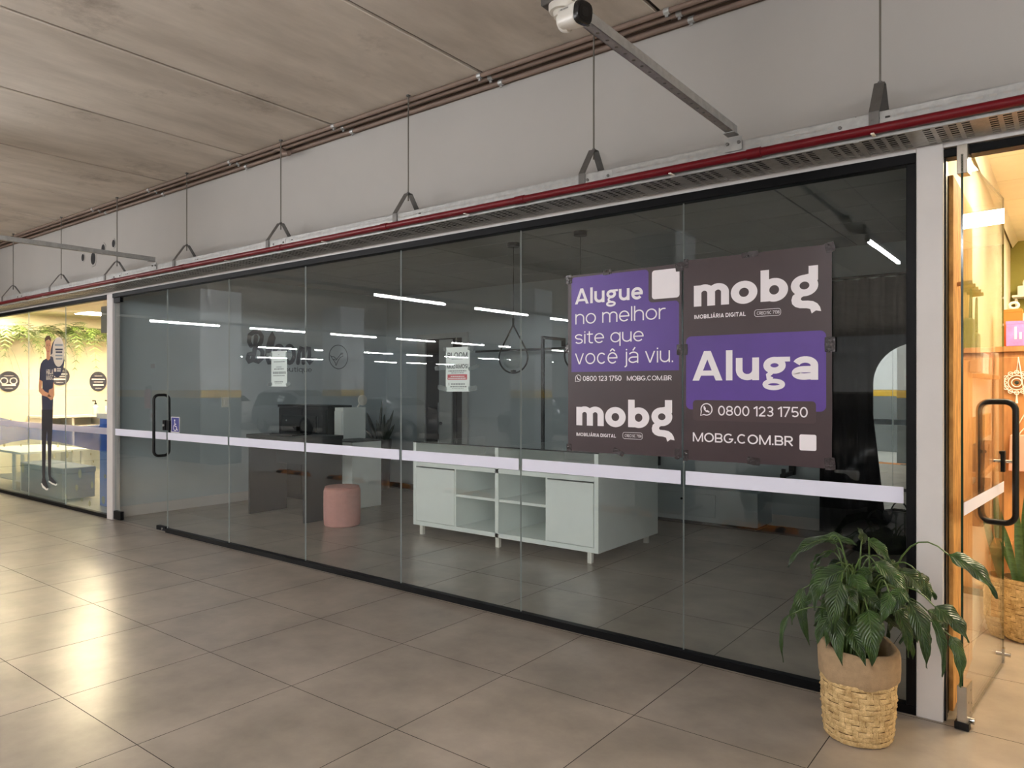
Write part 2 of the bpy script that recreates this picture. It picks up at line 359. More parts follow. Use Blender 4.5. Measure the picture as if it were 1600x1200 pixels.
# ------------------------------------------------------------------ a drawn grotesque alphabet (centre-line strokes)
CAPH, XH, DESC = 0.72, 0.53, -0.20
def glyph(ch, w):
    """strokes (poly-lines) and advance width of one character for stroke width w"""
    h = w/2; H, X = CAPH, XH
    def arc(cx, cy, rx, ry, a0, a1, n=14): return [(cx+rx*math.cos(math.radians(a0+(a1-a0)*i/n)), cy+ry*math.sin(math.radians(a0+(a1-a0)*i/n))) for i in range(n+1)]
    def full(cx, cy, rx, ry): return arc(cx, cy, rx, ry, 0, 360, 28)
    S_ = []
    base = {'á': 'a', 'Á': 'A', 'ê': 'e'}.get(ch, ch)
    c = base; W_ = .5
    def arch(x0, x1, top):
        r = (x1-x0)/2; ry = max(r*.95, .08)
        return [(x0, 0 if False else top-h-ry*1.0)]+arc((x0+x1)/2, top-h-ry, r, ry, 180, 0, 12)+[(x1, 0)]
    if c == 'l': W_ = w; S_ = [[(h, 0), (h, H)]]
    elif c == 'i': W_ = w; S_ = [[(h, 0), (h, X)], [(h, X+.07), (h, X+.07+w*1.05)]]
    elif c == 'j':
        W_ = w+.10; x = W_-h; S_ = [[(x, X), (x, DESC+.12)]+arc(x-.11, DESC+.12, .11, .12-h, 0, -80, 6), [(x, X+.07), (x, X+.07+w*1.05)]]
    elif c == 'n' or c == 'h': W_ = .44+w*.4; S_ = [[(h, 0), (h, X if c == 'n' else H)], arch(h, W_-h, X)]
    elif c == 'm': W_ = .72+w*.5; m_ = W_/2; S_ = [[(h, 0), (h, X)], arch(h, m_, X), arch(m_, W_-h, X)]
    elif c == 'u': W_ = .44+w*.4; r = (W_-w)/2; S_ = [[(W_-h, 0), (W_-h, X)], [(h, X), (h, h+r*.95)]+arc(W_/2, h+r*.95, r, r*.95, 180, 360, 12)]
    elif c == 'r': W_ = .28+w*.4; S_ = [[(h, 0), (h, X)], [(h, X-.22)]+arc(h+.20, X-.22, .20, .22-h, 180, 75, 8)+[(W_, X-h)]]
    elif c == 'o': W_ = .50+w*.4; S_ = [full(W_/2, X/2, W_/2-h, X/2-h+.006)]
    elif c == 'c': W_ = .46+w*.3; S_ = [arc(W_/2+.01, X/2, W_/2-h, X/2-h+.006, 42, 318, 22)]
    elif c == 'e': W_ = .48+w*.35; S_ = [arc(W_/2, X/2, W_/2-h, X/2-h+.006, 0, 318, 24), [(h, X/2-.0), (W_-h*.2, X/2-.0)]]
    elif c == 's':
        W_ = .40+w*.35; r = W_/2-h; q = (X/2-h)/2
        S_ = [arc(W_/2, X-h-q, r, q, 25, 270, 14)+arc(W_/2, h+q, r, q, 90, -155, 14)]
    elif c == 't': W_ = .30+w*.3; x = .10+h; S_ = [[(x, X+.13), (x, .12)]+arc(x+.12, .12+h*.0, .12, .12-h, 180, 270, 6)+[(W_, h)], [(0, X-h), (W_, X-h)]]
    elif c in 'bpdq':
        W_ = .49+w*.4; rx = W_/2-h
        S_ = [full(W_/2, X/2, rx, X/2-h+.006)]
        x = h if c in 'bp' else W_-h
        S_.append([(x, 0), (x, H)] if c in 'bd' else [(x, DESC), (x, X)])
    elif c == 'a':
        W_ = .44+w*.45; x = W_-h; r = (W_-w)/2
        S_ = [[(x, 0), (x, X-h-.13)]+arc(W_/2, X-h-.13, r, .13, 0, 160, 10), arc(W_/2-.02, .155, r*.95, .155-h, 85, 275, 14)+[(x, .09)], [(W_/2-.02, .31-h), (x, .31-h)]]
    elif c == 'g':   # two-storey g with ear
        W_ = .46+w*.5; k = W_/2-.02; q = .72; hl = h*q; bx = k-.015
        S_ = [full(k, X*.64, k-h*.95-.02, X*.36-h*.95),
              ([(k-.06, X*.33), (h+.045, X*.22), (h+.055, X*.09), (k-.04, X*.035)], q*.9, ''),
              (full(bx, DESC*.50, bx-hl, abs(DESC)*.56-hl*.62), q, ''),
              ([(k+.06, X-h*.75), (W_+.03, X-h*.75)], .75, '')]
    elif c == 'v': W_ = .46+w*.35; e = h*1.08; S_ = [([(e, X), (W_/2, 0)], 1, 'h'), ([(W_-e, X), (W_/2, 0)], 1, 'h')]
    elif c == '.': W_ = w*1.15; S_ = [[(W_/2, 0), (W_/2, w*1.1)]]
    elif c == '!': W_ = w*1.1; S_ = [[(W_/2, 0), (W_/2, w*1.1)], [(W_/2, w*1.8), (W_/2, H)]]
    elif c == 'A': W_ = .62+w*.5; e = h*1.08; S_ = [([(e, 0), (W_/2, H)], 1, 'h'), ([(W_-e, 0), (W_/2, H)], 1, 'h'), ([(W_*.22, H*.25), (W_*.78, H*.25)], .85, '')]
    elif c == 'M': W_ = .74+w*.5; S_ = [[(h, 0), (h, H)], [(W_-h, 0), (W_-h, H)], ([(h, H), (W_/2, 0)], .85, 'h'), ([(W_-h, H), (W_/2, 0)], .85, 'h')]
    elif c == 'N': W_ = .60+w*.4; S_ = [[(h, 0), (h, H)], [(W_-h, 0), (W_-h, H)], [(h, H-h), (W_-h, h)]]
    elif c == 'O': W_ = .70+w*.3; S_ = [full(W_/2, H/2, W_/2-h, H/2-h+.008)]
    elif c == '0': W_ = .50+w*.3; S_ = [full(W_/2, H/2, W_/2-h, H/2-h+.008)]
    elif c == 'C': W_ = .64+w*.3; S_ = [arc(W_/2+.01, H/2, W_/2-h, H/2-h+.008, 45, 315, 24)]
    elif c == 'G': W_ = .67+w*.3; S_ = [arc(W_/2, H/2, W_/2-h, H/2-h+.008, 45, 345, 26)+[(W_-h, H*.44)], [(W_*.55, H*.42), (W_, H*.42)]]
    elif c == 'D': W_ = .60+w*.3; r = H/2-h; S_ = [[(h, 0), (h, H)], [(h, h), (W_-r, h)]+arc(W_-r-h*0, H/2, r-h, r, -90, 90, 14)+[(h, H-h)]]
    elif c in 'BPR':
        W_ = .54+w*.3; q = (H/2-h)/2+h*.25; r = W_-h-.26
        top = [(h, H-h), (W_-h-q-.02, H-h)]+arc(W_-h-q-.02, H-h-q, q, q, 90, -90, 12)+[(h, H-h-2*q)]
        S_ = [[(h, 0), (h, H)], top]
        if c == 'B': qb = (H-w-2*q)/2; S_.append([(h, h), (W_-h-qb, h)]+arc(W_-h-qb, h+qb, qb, qb, -90, 90, 12)+[(h, h+2*qb)])
        if c == 'R': S_.append([(W_*.45, H-h-2*q), (W_-h*.9, 0)])
    elif c == 'E': W_ = .48+w*.3; S_ = [[(h, 0), (h, H)]]+[[(h, y), (W_-(.03 if y == H/2 else 0), y)] for y in (h, H/2, H-h)]
    elif c == 'L': W_ = .46+w*.3; S_ = [[(h, 0), (h, H)], [(h, h), (W_, h)]]
    elif c == 'I': W_ = w; S_ = [[(h, 0), (h, H)]]
    elif c == 'H': W_ = .58+w*.3; S_ = [[(h, 0), (h, H)], [(W_-h, 0), (W_-h, H)], [(h, H/2), (W_-h, H/2)]]
    elif c == 'K': W_ = .56+w*.3; S_ = [[(h, 0), (h, H)], [(h, H*.36), (W_-h, H)], [(W_*.36, H*.52), (W_-h, 0)]]
    elif c == 'T': W_ = .54+w*.3; S_ = [[(W_/2, 0), (W_/2, H)], [(0, H-h), (W_, H-h)]]
    elif c == 'U': W_ = .58+w*.3; r = W_/2-h; S_ = [[(h, H), (h, h+r)]+arc(W_/2, h+r, r, r, 180, 360, 14)+[(W_-h, H)]]
    elif c == 'V': W_ = .60+w*.4; e = h*1.08; S_ = [([(e, H), (W_/2, 0)], 1, 'h'), ([(W_-e, H), (W_/2, 0)], 1, 'h')]
    elif c == 'S':
        W_ = .52+w*.3; r = W_/2-h; q = (H/2-h)/2
        S_ = [arc(W_/2, H-h-q, r, q, 25, 270, 14)+arc(W_/2, h+q, r, q, 90, -155, 14)]
    elif c == '1': W_ = .22+w*.6; x = W_-h; S_ = [[(x, 0), (x, H)], [(0, H*.76), (x, H-h*.6)]]
    elif c == '2': W_ = .46+w*.3; r = W_/2-h; S_ = [arc(W_/2, H-h-r*.95, r, r*.95, 170, -38, 14)+[(h*1.1, h)], [(h*.6, h), (W_, h)]]
    elif c == '3': W_ = .46+w*.3; r = W_/2-h; q = (H/2-h)/2; S_ = [arc(W_/2, H-h-q, r*.92, q, 150, -80, 12), arc(W_/2, h+q, r, q, 80, -150, 12), [(W_*.36, H/2), (W_*.6, H/2)]]
    elif c == '5': W_ = .47+w*.3; r = W_/2-h; S_ = [[(W_-h, H-h), (h*1.6, H-h)], [(h*1.7, H-h), (h*1.3, H*.46)], arc(W_/2, H*.31, r, H*.31-h, 140, -145, 18)]
    elif c == '7': W_ = .46+w*.3; S_ = [[(0, H-h), (W_, H-h)], [(W_-h*.9, H-h), (W_*.28, 0)]]
    elif c == '8': W_ = .50+w*.3; q = (H/2-h)/2; S_ = [full(W_/2, H-h-q, (W_/2-h)*.9, q), full(W_/2, h+q, W_/2-h, q)]
    elif c == ' ': W_ = .24
    top_ = (XH if base == 'a' or base == 'e' else CAPH)
    if ch in 'áÁ': S_ = list(S_)+[[(W_/2-.03, top_+.05), (W_/2+.08, top_+.20)]]
    if ch == 'ê': S_ = S_+[[(W_/2-.12, top_+.05), (W_/2, top_+.17)], [(W_/2+.12, top_+.05), (W_/2, top_+.17)]]
    return S_, W_
_tc = {}
def text2d(body, wt=0.08, track=0.0):
    """line of text as layered flat faces: vertices (x, y, layer), faces, word index of each face"""
    key = (body, wt, track)
    if key in _tc: return _tc[key]
    vs = []; fs = []; wd = []; x = 0.0; word = 0
    for ch in body:
        if ch == ' ': word += 1
        ST, adv = glyph(ch, wt)
        for li, st in enumerate(ST):
            fac, mode = 1, ''
            if isinstance(st, tuple): st, fac, mode = st
            n = len(st); P2 = [Vector((p[0]+x, p[1])) for p in st]; b = len(vs)
            closed = (P2[0]-P2[-1]).length < 1e-6
            for i in range(n):
                if closed and i in (0, n-1): t = P2[1]-P2[-2]
                else: t = P2[min(i+1, n-1)]-P2[max(i-1, 0)]
                if t.length < 1e-9: t = Vector((1, 0))
                t.normalize(); nn = Vector((-t.y, t.x))*wt*fac/2
                if mode == 'h': nn = Vector((-wt*fac/2/abs(t.y)*(1 if t.y > 0 else -1), 0))
                k = 1.0
                if 0 < i < n-1:
                    a = (P2[i]-P2[i-1]); c_ = (P2[i+1]-P2[i])
                    if a.length > 1e-9 and c_.length > 1e-9: k = 1/max(.6, math.cos(a.angle(c_)/2))
                vs.append((*(P2[i]-nn*k), li)); vs.append((*(P2[i]+nn*k), li))
            for i in range(n-1): fs.append((b+2*i, b+2*i+2, b+2*i+3, b+2*i+1)); wd.append(word)
        if ch != ' ': x += adv+.075+track
        else: x += adv
    _tc[key] = (vs, fs, wd); return _tc[key]
def lettering(body, box, d, m, parent, plane='xz', wt=0.08, track=0.0, name='lettering', **kw):
    """printed words fitted to (u0, u1, z0, z1) on a plane, one object for each word"""
    vs, fs, wd = text2d(body, wt, track)
    x0 = min(v[0] for v in vs); x1 = max(v[0] for v in vs); y0 = min(v[1] for v in vs); y1 = max(v[1] for v in vs)
    u0, u1, w0, w1 = box; sg = -3e-5 if plane == 'xz' else 3e-5
    for wi in sorted(set(wd)):
        sel = [f for f, k in zip(fs, wd) if k == wi]; idx = sorted({i for f in sel for i in f}); mp = {i: k for k, i in enumerate(idx)}
        pv = []
        for i in idx:
            u = u0+(vs[i][0]-x0)/(x1-x0)*(u1-u0); w = w0+(vs[i][1]-y0)/(y1-y0)*(w1-w0); q = d+sg*vs[i][2]
            pv.append((u, q, w) if plane == 'xz' else (q, u, w))
        MB().add(pv, [tuple(mp[i] for i in f) for f in sel]).build(name, m, parent, recalc=False)
def fit2d(vs, fs, box, d, m, parent, name='lettering'):
    x0 = min(v[0] for v in vs); x1 = max(v[0] for v in vs); y0 = min(v[1] for v in vs); y1 = max(v[1] for v in vs)
    u0, u1, w0, w1 = box
    out = [(u0+(v[0]-x0)/(x1-x0)*(u1-u0), d-3e-5*v[2], w0+(v[1]-y0)/(y1-y0)*(w1-w0)) for v in vs]
    return MB().add(out, fs).build(name, m, parent, recalc=False)
def copy_tree(o, parent=None, loc=None, rotz=None):
    c = o.copy(); COL.objects.link(c)
    if parent: c.parent = parent
    if loc is not None: c.location = loc
    if rotz is not None: c.rotation_euler = (0, 0, rotz)
    for ch in list(o.children): copy_tree(ch, c)
    return c
def bez(a, b, c, n):
    a, b, c = Vector(a), Vector(b), Vector(c)
    return [a*(1-t)**2+b*2*t*(1-t)+c*t*t for t in [i/n for i in range(n+1)]]
PT={'alugue': (-2.54, -2.053, 2.083, 2.215), 'nomelhor': (-2.537, -1.903, 1.985, 2.076), 'siteque': (-2.54, -2.048, 1.836, 1.938), 'voce': (-2.54, -1.856, 1.702, 1.827), 'phone1': (-2.48, -2.2, 1.62, 1.653), 'url1': (-2.162, -1.865, 1.62, 1.65), 'icon1': (-2.538, -2.492, 1.618, 1.66), 'mobg1': (-2.529, -1.847, 1.258, 1.504), 'imob1': (-2.529, -2.239, 1.266, 1.296), 'pill1': (-2.191, -2.056, 1.264, 1.303), 'pillt1': (-2.177, -2.062, 1.274, 1.292), 'purA': (-2.567, -2.016, 1.679, 2.29), 'purB': (-2.016, -1.819, 1.668, 2.089), 'qr1': (-1.993, -1.816, 2.107, 2.279), 'mobg2': (-1.727, -1.028, 1.965, 2.215), 'imob2': (-1.724, -1.424, 1.972, 2.005), 'pill2': (-1.375, -1.234, 1.966, 2.003), 'pillt2': (-1.362, -1.241, 1.975, 1.993), 'pur2': (-1.775, -1.004, 1.452, 1.874), 'band2': (-1.733, -1.054, 1.389, 1.506), 'aluga': (-1.735, -1.043, 1.564, 1.787), 'icon2': (-1.687, -1.614, 1.418, 1.489), 'phone2': (-1.582, -1.095, 1.419, 1.476), 'url2': (-1.733, -1.17, 1.265, 1.32), 'qr2': (-1.137, -1.052, 1.247, 1.331)}
NT={'paper': (-3.696, -3.461, 1.55, 1.877), 'bloom': (-3.678, -3.482, 1.799, 1.839), 'mud': (-3.684, -3.475, 1.719, 1.751), 'red': (-3.678, -3.485, 1.637, 1.676), 'l0': (-3.637, -3.527, 1.786, 1.791), 'l1': (-3.669, -3.492, 1.697, 1.706), 'l2': (-3.64, -3.518, 1.684, 1.69), 'l3': (-3.645, -3.512, 1.658, 1.665), 'l4': (-3.669, -3.495, 1.644, 1.651), 'l5': (-3.643, -3.507, 1.6, 1.61), 'l6': (-3.651, -3.487, 1.581, 1.591), 'l7': (-3.634, -3.515, 1.57, 1.574)}
MT={'paper': (-5.909, -5.666, 1.59, 1.918), 'l0': (-5.868, -5.695, 1.814, 1.824), 'l1': (-5.831, -5.744, 1.767, 1.774), 'l2': (-5.862, -5.713, 1.746, 1.757), 'l3': (-5.881, -5.683, 1.706, 1.728), 'l4': (-5.878, -5.701, 1.686, 1.695), 'l5': (-5.856, -5.726, 1.628, 1.639), 'l6': (-5.85, -5.744, 1.613, 1.617), 'l7': (-5.8, -5.775, 1.881, 1.887)}
LOGO=[[(5.849, 2.176), (5.817, 2.231), (5.827, 2.322), (5.896, 2.374), (5.979, 2.376), (6.025, 2.316), (6.012, 2.241), (5.964, 2.17), (5.909, 2.151)], [(5.928, 2.305), (5.913, 2.168), (5.896, 2.054), (5.865, 1.968), (5.814, 1.949), (5.796, 1.983), (5.814, 2.051), (5.858, 2.058)], [(5.922, 2.157), (5.992, 2.149), (6.034, 2.093), (6.021, 2.001), (5.964, 1.954), (5.896, 1.975)], [(6.188, 1.955), (6.136, 1.942), (6.107, 2.016), (6.116, 2.143), (6.162, 2.295), (6.202, 2.373), (6.218, 2.31), (6.188, 2.204), (6.136, 2.097), (6.099, 2.038)], [(6.391, 2.072), (6.384, 2.119), (6.367, 2.159), (6.34, 2.184), (6.309, 2.192), (6.278, 2.181), (6.252, 2.154), (6.234, 2.113), (6.228, 2.066), (6.234, 2.02), (6.252, 1.981), (6.278, 1.955), (6.309, 1.946), (6.34, 1.957), (6.367, 1.984), (6.384, 2.025), (6.391, 2.072)], [(6.564, 2.079), (6.558, 2.126), (6.541, 2.166), (6.516, 2.192), (6.487, 2.2), (6.458, 2.189), (6.433, 2.161), (6.417, 2.121), (6.411, 2.073), (6.417, 2.026), (6.433, 1.986), (6.458, 1.96), (6.487, 1.951), (6.516, 1.962), (6.541, 1.989), (6.558, 2.03), (6.564, 2.079)], [(6.634, 1.955), (6.649, 2.07), (6.67, 2.191), (6.649, 2.07), (6.699, 2.186), (6.739, 2.17), (6.739, 2.061), (6.73, 1.958)], [(6.739, 2.073), (6.785, 2.19), (6.836, 2.186), (6.84, 2.077), (6.814, 1.991), (6.836, 1.955), (6.887, 2.011)]]
BOUT=(6.302, 6.887, 1.798, 1.895)
BIRD=[[(7.234, 2.091), (7.28, 2.03), (7.343, 2.019), (7.422, 2.098), (7.469, 2.125), (7.485, 2.087), (7.422, 2.06), (7.374, 1.995), (7.343, 1.931)], [(7.28, 2.03), (7.327, 1.981), (7.343, 1.931)], [(7.422, 2.098), (7.438, 2.13), (7.485, 2.132)], [(7.242, 2.072), (7.304, 2.068), (7.359, 2.026)]]
BIRDC=(7.393, 2.069, 0.1835)
DEC={'face': [(-11.148, 2.234), (-10.975, 2.227), (-10.963, 2.138), (-10.988, 2.063), (-11.051, 2.026), (-11.115, 2.054), (-11.148, 2.132)], 'neck': [(-11.122, 2.062), (-11.001, 2.058), (-10.994, 1.966), (-11.058, 1.942), (-11.122, 1.969)], 'hair': [(-11.167, 2.209), (-11.167, 2.263), (-11.109, 2.291), (-11.026, 2.293), (-10.969, 2.262), (-10.957, 2.201), (-10.982, 2.222), (-11.051, 2.243), (-11.128, 2.228)], 'shirt': [(-11.232, 1.962), (-11.122, 1.982), (-11.064, 1.953), (-10.994, 1.974), (-10.888, 1.928), (-10.875, 1.656), (-10.888, 1.467), (-10.9, 1.285), (-11.271, 1.278), (-11.284, 1.464), (-11.264, 1.555), (-11.258, 1.671), (-11.369, 1.697), (-11.35, 1.84), (-11.31, 1.917)], 'arm': [(-11.369, 1.697), (-11.258, 1.671), (-11.284, 1.58), (-11.167, 1.529), (-11.026, 1.504), (-10.988, 1.466), (-11.071, 1.453), (-11.264, 1.477), (-11.383, 1.528), (-11.389, 1.607)], 'hand': [(-10.888, 1.656), (-10.863, 1.643), (-10.85, 1.48), (-10.894, 1.429), (-10.963, 1.413), (-11.064, 1.448), (-11.026, 1.555), (-10.938, 1.568), (-10.9, 1.58)], 'trousers': [(-11.284, 1.278), (-10.9, 1.285), (-10.919, 1.024), (-10.944, 0.821), (-10.963, 0.567), (-10.975, 0.388), (-10.938, 0.353), (-11.026, 0.334), (-11.064, 0.407), (-11.071, 0.611), (-11.083, 0.814), (-11.103, 0.992), (-11.135, 0.812), (-11.154, 0.555), (-11.167, 0.374), (-11.167, 0.336), (-11.258, 0.329), (-11.271, 0.392), (-11.277, 0.599), (-11.284, 0.908)], 'shoe': [(-11.271, 0.328), (-11.167, 0.349), (-11.103, 0.277), (-11.058, 0.214), (-11.109, 0.199), (-11.232, 0.235), (-11.284, 0.267)], 'sole': [(-11.284, 0.267), (-11.232, 0.235), (-11.109, 0.199), (-11.058, 0.214), (-11.064, 0.185), (-11.128, 0.175), (-11.258, 0.202), (-11.304, 0.25)], 'shoe2': [(-11.026, 0.354), (-10.944, 0.37), (-10.881, 0.345), (-10.77, 0.303), (-10.801, 0.286), (-10.913, 0.294), (-11.039, 0.317)], 'sole2': [(-11.039, 0.317), (-10.913, 0.294), (-10.801, 0.286), (-10.77, 0.303), (-10.758, 0.279), (-10.801, 0.263), (-10.925, 0.273), (-11.051, 0.296)], 'bubbleb': [(-10.528, 1.975), (-10.534, 2.032), (-10.551, 2.088), (-10.578, 2.138), (-10.614, 2.18), (-10.657, 2.213), (-10.706, 2.235), (-10.758, 2.243), (-10.81, 2.239), (-10.86, 2.221), (-10.905, 2.192), (-10.942, 2.151), (-10.971, 2.102), (-10.988, 2.046), (-10.994, 1.987), (-10.988, 1.927), (-10.971, 1.871), (-10.942, 1.82), (-10.905, 1.777), (-10.86, 1.745), (-10.81, 1.725), (-10.758, 1.718), (-10.706, 1.724), (-10.657, 1.743), (-10.614, 1.773), (-10.578, 1.814), (-10.551, 1.863), (-10.534, 1.917)], 'bubble': [(-10.522, 2.053), (-10.527, 2.097), (-10.541, 2.14), (-10.564, 2.178), (-10.594, 2.211), (-10.631, 2.236), (-10.672, 2.252), (-10.715, 2.259), (-10.759, 2.256), (-10.8, 2.243), (-10.838, 2.22), (-10.869, 2.19), (-10.893, 2.152), (-10.908, 2.11), (-10.913, 2.065), (-10.908, 2.02), (-10.893, 1.977), (-10.869, 1.938), (-10.838, 1.906), (-10.8, 1.881), (-10.759, 1.866), (-10.715, 1.86), (-10.672, 1.864), (-10.631, 1.878), (-10.594, 1.901), (-10.564, 1.931), (-10.541, 1.968), (-10.527, 2.01)], 'tail': [(-10.994, 2.017), (-10.894, 2.055), (-10.881, 1.989)], 'line0': [(-10.838, 2.144), (-10.582, 2.134), (-10.582, 2.159), (-10.838, 2.169)], 'line1': [(-10.819, 2.085), (-10.582, 2.078), (-10.582, 2.1), (-10.819, 2.108)], 'line2': [(-10.807, 2.047), (-10.594, 2.041), (-10.594, 2.063), (-10.807, 2.07)], 'line3': [(-10.819, 2.005), (-10.588, 1.999), (-10.588, 2.018), (-10.819, 2.025)], 'line4': [(-10.807, 1.959), (-10.594, 1.954), (-10.594, 1.976), (-10.807, 1.982)], 'line5': [(-10.863, 1.797), (-10.789, 1.796), (-10.789, 1.841), (-10.863, 1.842)], 'line6': [(-10.764, 1.826), (-10.636, 1.824), (-10.636, 1.841), (-10.764, 1.843)], 'line7': [(-10.764, 1.798), (-10.648, 1.796), (-10.648, 1.814), (-10.764, 1.816)], 's1': [(-11.122, 1.831), (-10.888, 1.828), (-10.888, 1.762), (-11.122, 1.765)], 's2': [(-11.122, 1.754), (-10.888, 1.752), (-10.888, 1.686), (-11.122, 1.688)]}
WAVE=[[(-12.879, 1.127), (-12.418, 1.097), (-11.769, 1.075), (-10.913, 1.075), (-10.311, 1.079), (-9.806, 1.105), (-9.436, 1.132), (-9.193, 1.147)], [(-12.879, 0.716), (-12.418, 0.78), (-11.769, 0.849), (-10.789, 0.853), (-10.196, 0.827), (-9.806, 0.804), (-9.436, 0.804), (-9.193, 0.817)]]
DOTS=[(-12.493, 1.054, 0.0605, 0.0665), (-11.818, 0.9, 0.056, 0.048), (-10.666, 0.914, 0.0425, 0.0295), (-10.776, 0.809, 0.037, 0.03), (-10.487, 0.702, 0.0535, 0.049), (-9.514, 0.899, 0.052, 0.0465), (-10.196, 1.037, 0.063, 0.053), (-11.463, 1.019, 0.0335, 0.026), (-9.763, 0.747, 0.0215, 0.0185), (-12.761, 0.722, 0.0545, 0.034), (-10.082, 0.478, 0.0505, 0.06), (-10.179, 0.29, 0.0455, 0.041), (-9.725, 0.363, 0.0375, 0.0465), (-10.516, 0.151, 0.0415, 0.039), (-9.359, 0.496, 0.0305, 0.027), (-9.41, 0.201, 0.0465, 0.0505), (-9.268, 0.117, 0.0455, 0.0455), (-9.795, 0.123, 0.0325, 0.0375), (-12.016, 0.42, 0.043, 0.07), (-10.026, 0.148, 0.0275, 0.024), (-12.607, 0.821, 0.031, 0.0225), (-12.087, 0.746, 0.0285, 0.019), (-10.322, 0.753, 0.0235, 0.017), (-9.688, 0.658, 0.021, 0.016), (-10.894, 0.659, 0.025, 0.0225)]
LILY=[((-0.888, 3.55, 0.876), (-1.069, 3.553, 0.717), 0.0703), ((-0.751, 3.58, 0.867), (-0.776, 3.588, 0.934), 0.0522), ((-0.718, 3.53, 0.894), (-0.632, 3.53, 0.792), 0.0603), ((-0.938, 3.63, 0.844), (-0.789, 3.645, 0.84), 0.0753), ((-0.893, 3.65, 0.799), (-0.994, 3.668, 0.673), 0.0753), ((-0.793, 3.43, 0.77), (-0.945, 3.415, 0.616), 0.0954), ((-0.792, 3.37, 0.731), (-0.823, 3.346, 0.502), 0.0954), ((-1.003, 3.55, 0.629), (-0.973, 3.553, 0.358), 0.0703), ((-1.039, 3.48, 0.516), (-1.069, 3.472, 0.288), 0.0342), ((-0.677, 3.33, 0.636), (-0.658, 3.3, 0.419), 0.1125), ((-0.533, 3.37, 0.69), (-0.467, 3.346, 0.443), 0.0824), ((-0.602, 3.48, 0.633), (-0.553, 3.472, 0.429), 0.0723), ((-0.448, 3.43, 0.675), (-0.329, 3.415, 0.555), 0.0954), ((-0.392, 3.43, 0.565), (-0.356, 3.415, 0.369), 0.0623), ((-0.405, 3.51, 0.877), (-0.239, 3.507, 0.725), 0.0854), ((-0.451, 3.39, 0.627), (-0.415, 3.369, 0.412), 0.0462), ((-0.606, 3.58, 0.767), (-0.481, 3.588, 0.644), 0.0954), ((-0.56, 3.41, 0.733), (-0.62, 3.392, 0.608), 0.0723), ((-0.729, 3.43, 0.69), (-0.642, 3.415, 0.617), 0.0703), ((-0.769, 3.45, 0.748), (-0.677, 3.438, 0.61), 0.0804), ((-0.665, 3.61, 0.742), (-0.76, 3.622, 0.621), 0.0804), ((-0.564, 3.65, 0.704), (-0.479, 3.668, 0.64), 0.0703), ((-1.052, 3.63, 0.525), (-1.082, 3.645, 0.417), 0.0502), ((-0.493, 3.58, 0.61), (-0.423, 3.588, 0.535), 0.0804), ((-0.6, 3.35, 0.72), (-0.629, 3.323, 0.591), 0.0603), ((-0.888, 3.55, 0.646), (-0.983, 3.553, 0.545), 0.0854), ((-0.664, 3.51, 0.673), (-0.593, 3.507, 0.551), 0.0753), ((-0.961, 3.68, 0.768), (-1.009, 3.702, 0.669), 0.0552), ((-0.622, 3.68, 0.765), (-0.701, 3.702, 0.676), 0.0603), ((-0.52, 3.53, 0.78), (-0.494, 3.53, 0.679), 0.0603), ((-0.704, 3.53, 0.752), (-0.797, 3.53, 0.676), 0.0804), ((-0.797, 3.53, 0.626), (-0.883, 3.53, 0.549), 0.0603), ((-0.558, 3.61, 0.571), (-0.613, 3.622, 0.437), 0.0703)]

# ================================================================== SETTING
GY = 3.97                                   # glass plane
CEIL = 3.76                                 # garage soffit
SHOP_CEIL = 3.10
BACK = 8.42
# ---- floor with single tiles on a 0.80 m grid
fl = struct('floor', B(-17.0, 1.6, -0.08, BACK, -0.08, -0.0012), 'grout', 'large format beige porcelain tile floor')
tm = MB().box(-0.3981, 0.3981, -0.3981, 0.3981, -0.010, 0.0)
t0 = tm.build('tile', ['tile', 'grout'], fl)
for p in t0.data.polygons: p.material_index = 0 if p.normal.z > .5 else 1
first = True
for i in range(-16, 7):
    for j in range(-2, 9):
        cx = -4.067+(i+0.5)*0.8; cy = 1.5215+(j+0.5)*0.8
        if cx < -16.9 or cx > 1.5 or cy > BACK-0.2: continue
        if first: o = t0; first = False
        else:
            o = t0.copy(); COL.objects.link(o); o.parent = fl
        o.matrix_parent_inverse = Matrix.Identity(4); o.location = (cx, cy, 0)
# ---- garage floor, one kerb step below
struct('garage_floor', B(-34, 8, -25, -0.10, -0.30, -0.14), 'garage_floor', 'grey polished concrete parking floor')
struct('trim_1', B(-34, 8, -0.10, -0.08, -0.30, -0.002), 'dado_grey', 'dark kerb edge between tiles and parking floor')
struct('neighbour_floor', B(-34, -17.0, -0.08, BACK, -0.08, -0.004), 'tile', 'tile floor beyond the warm lit shop')
struct('shop_side_floor', B(1.6, 8, -0.08, BACK, -0.08, -0.004), 'tile', 'tile floor beside the lit doorway')
# ---- concrete soffit of precast slabs, joints left open and dark
ce = struct('ceiling', B(-34, 8, -25, 4.4, CEIL+0.02, CEIL+0.12), 'joint_dark', 'raw concrete soffit of precast slabs')
jx = [-34, -31.2, -28.4, -25.6, -22.8, -20.0, -18.6, -17.2, -15.8, -14.45, -13.1, -11.75, -10.4, -9.0, -7.58, -6.15, -4.86, -3.24, -1.9, -0.5, 0.9, 2.3, 3.7, 5.1, 8]
for a, b in zip(jx[:-1], jx[1:]):
    mb = MB(); g = 0.015
    mb.box(a+g, b-g, -25, 4.35, CEIL, CEIL+0.03)
    mb.build('concrete_slab', 'concrete', ce, bevel=0.004)
# ---- wall over the shop fronts
wf = struct('wall_front', B(-17, 8, 3.99, 4.10, 2.705, 3.70), 'wall_white', 'pale plaster wall above the shop fronts')
struct('trim_2', B(-17, 8, 3.985, 4.10, 3.70, CEIL), 'brown_paint', 'rough brown strip where wall meets soffit')
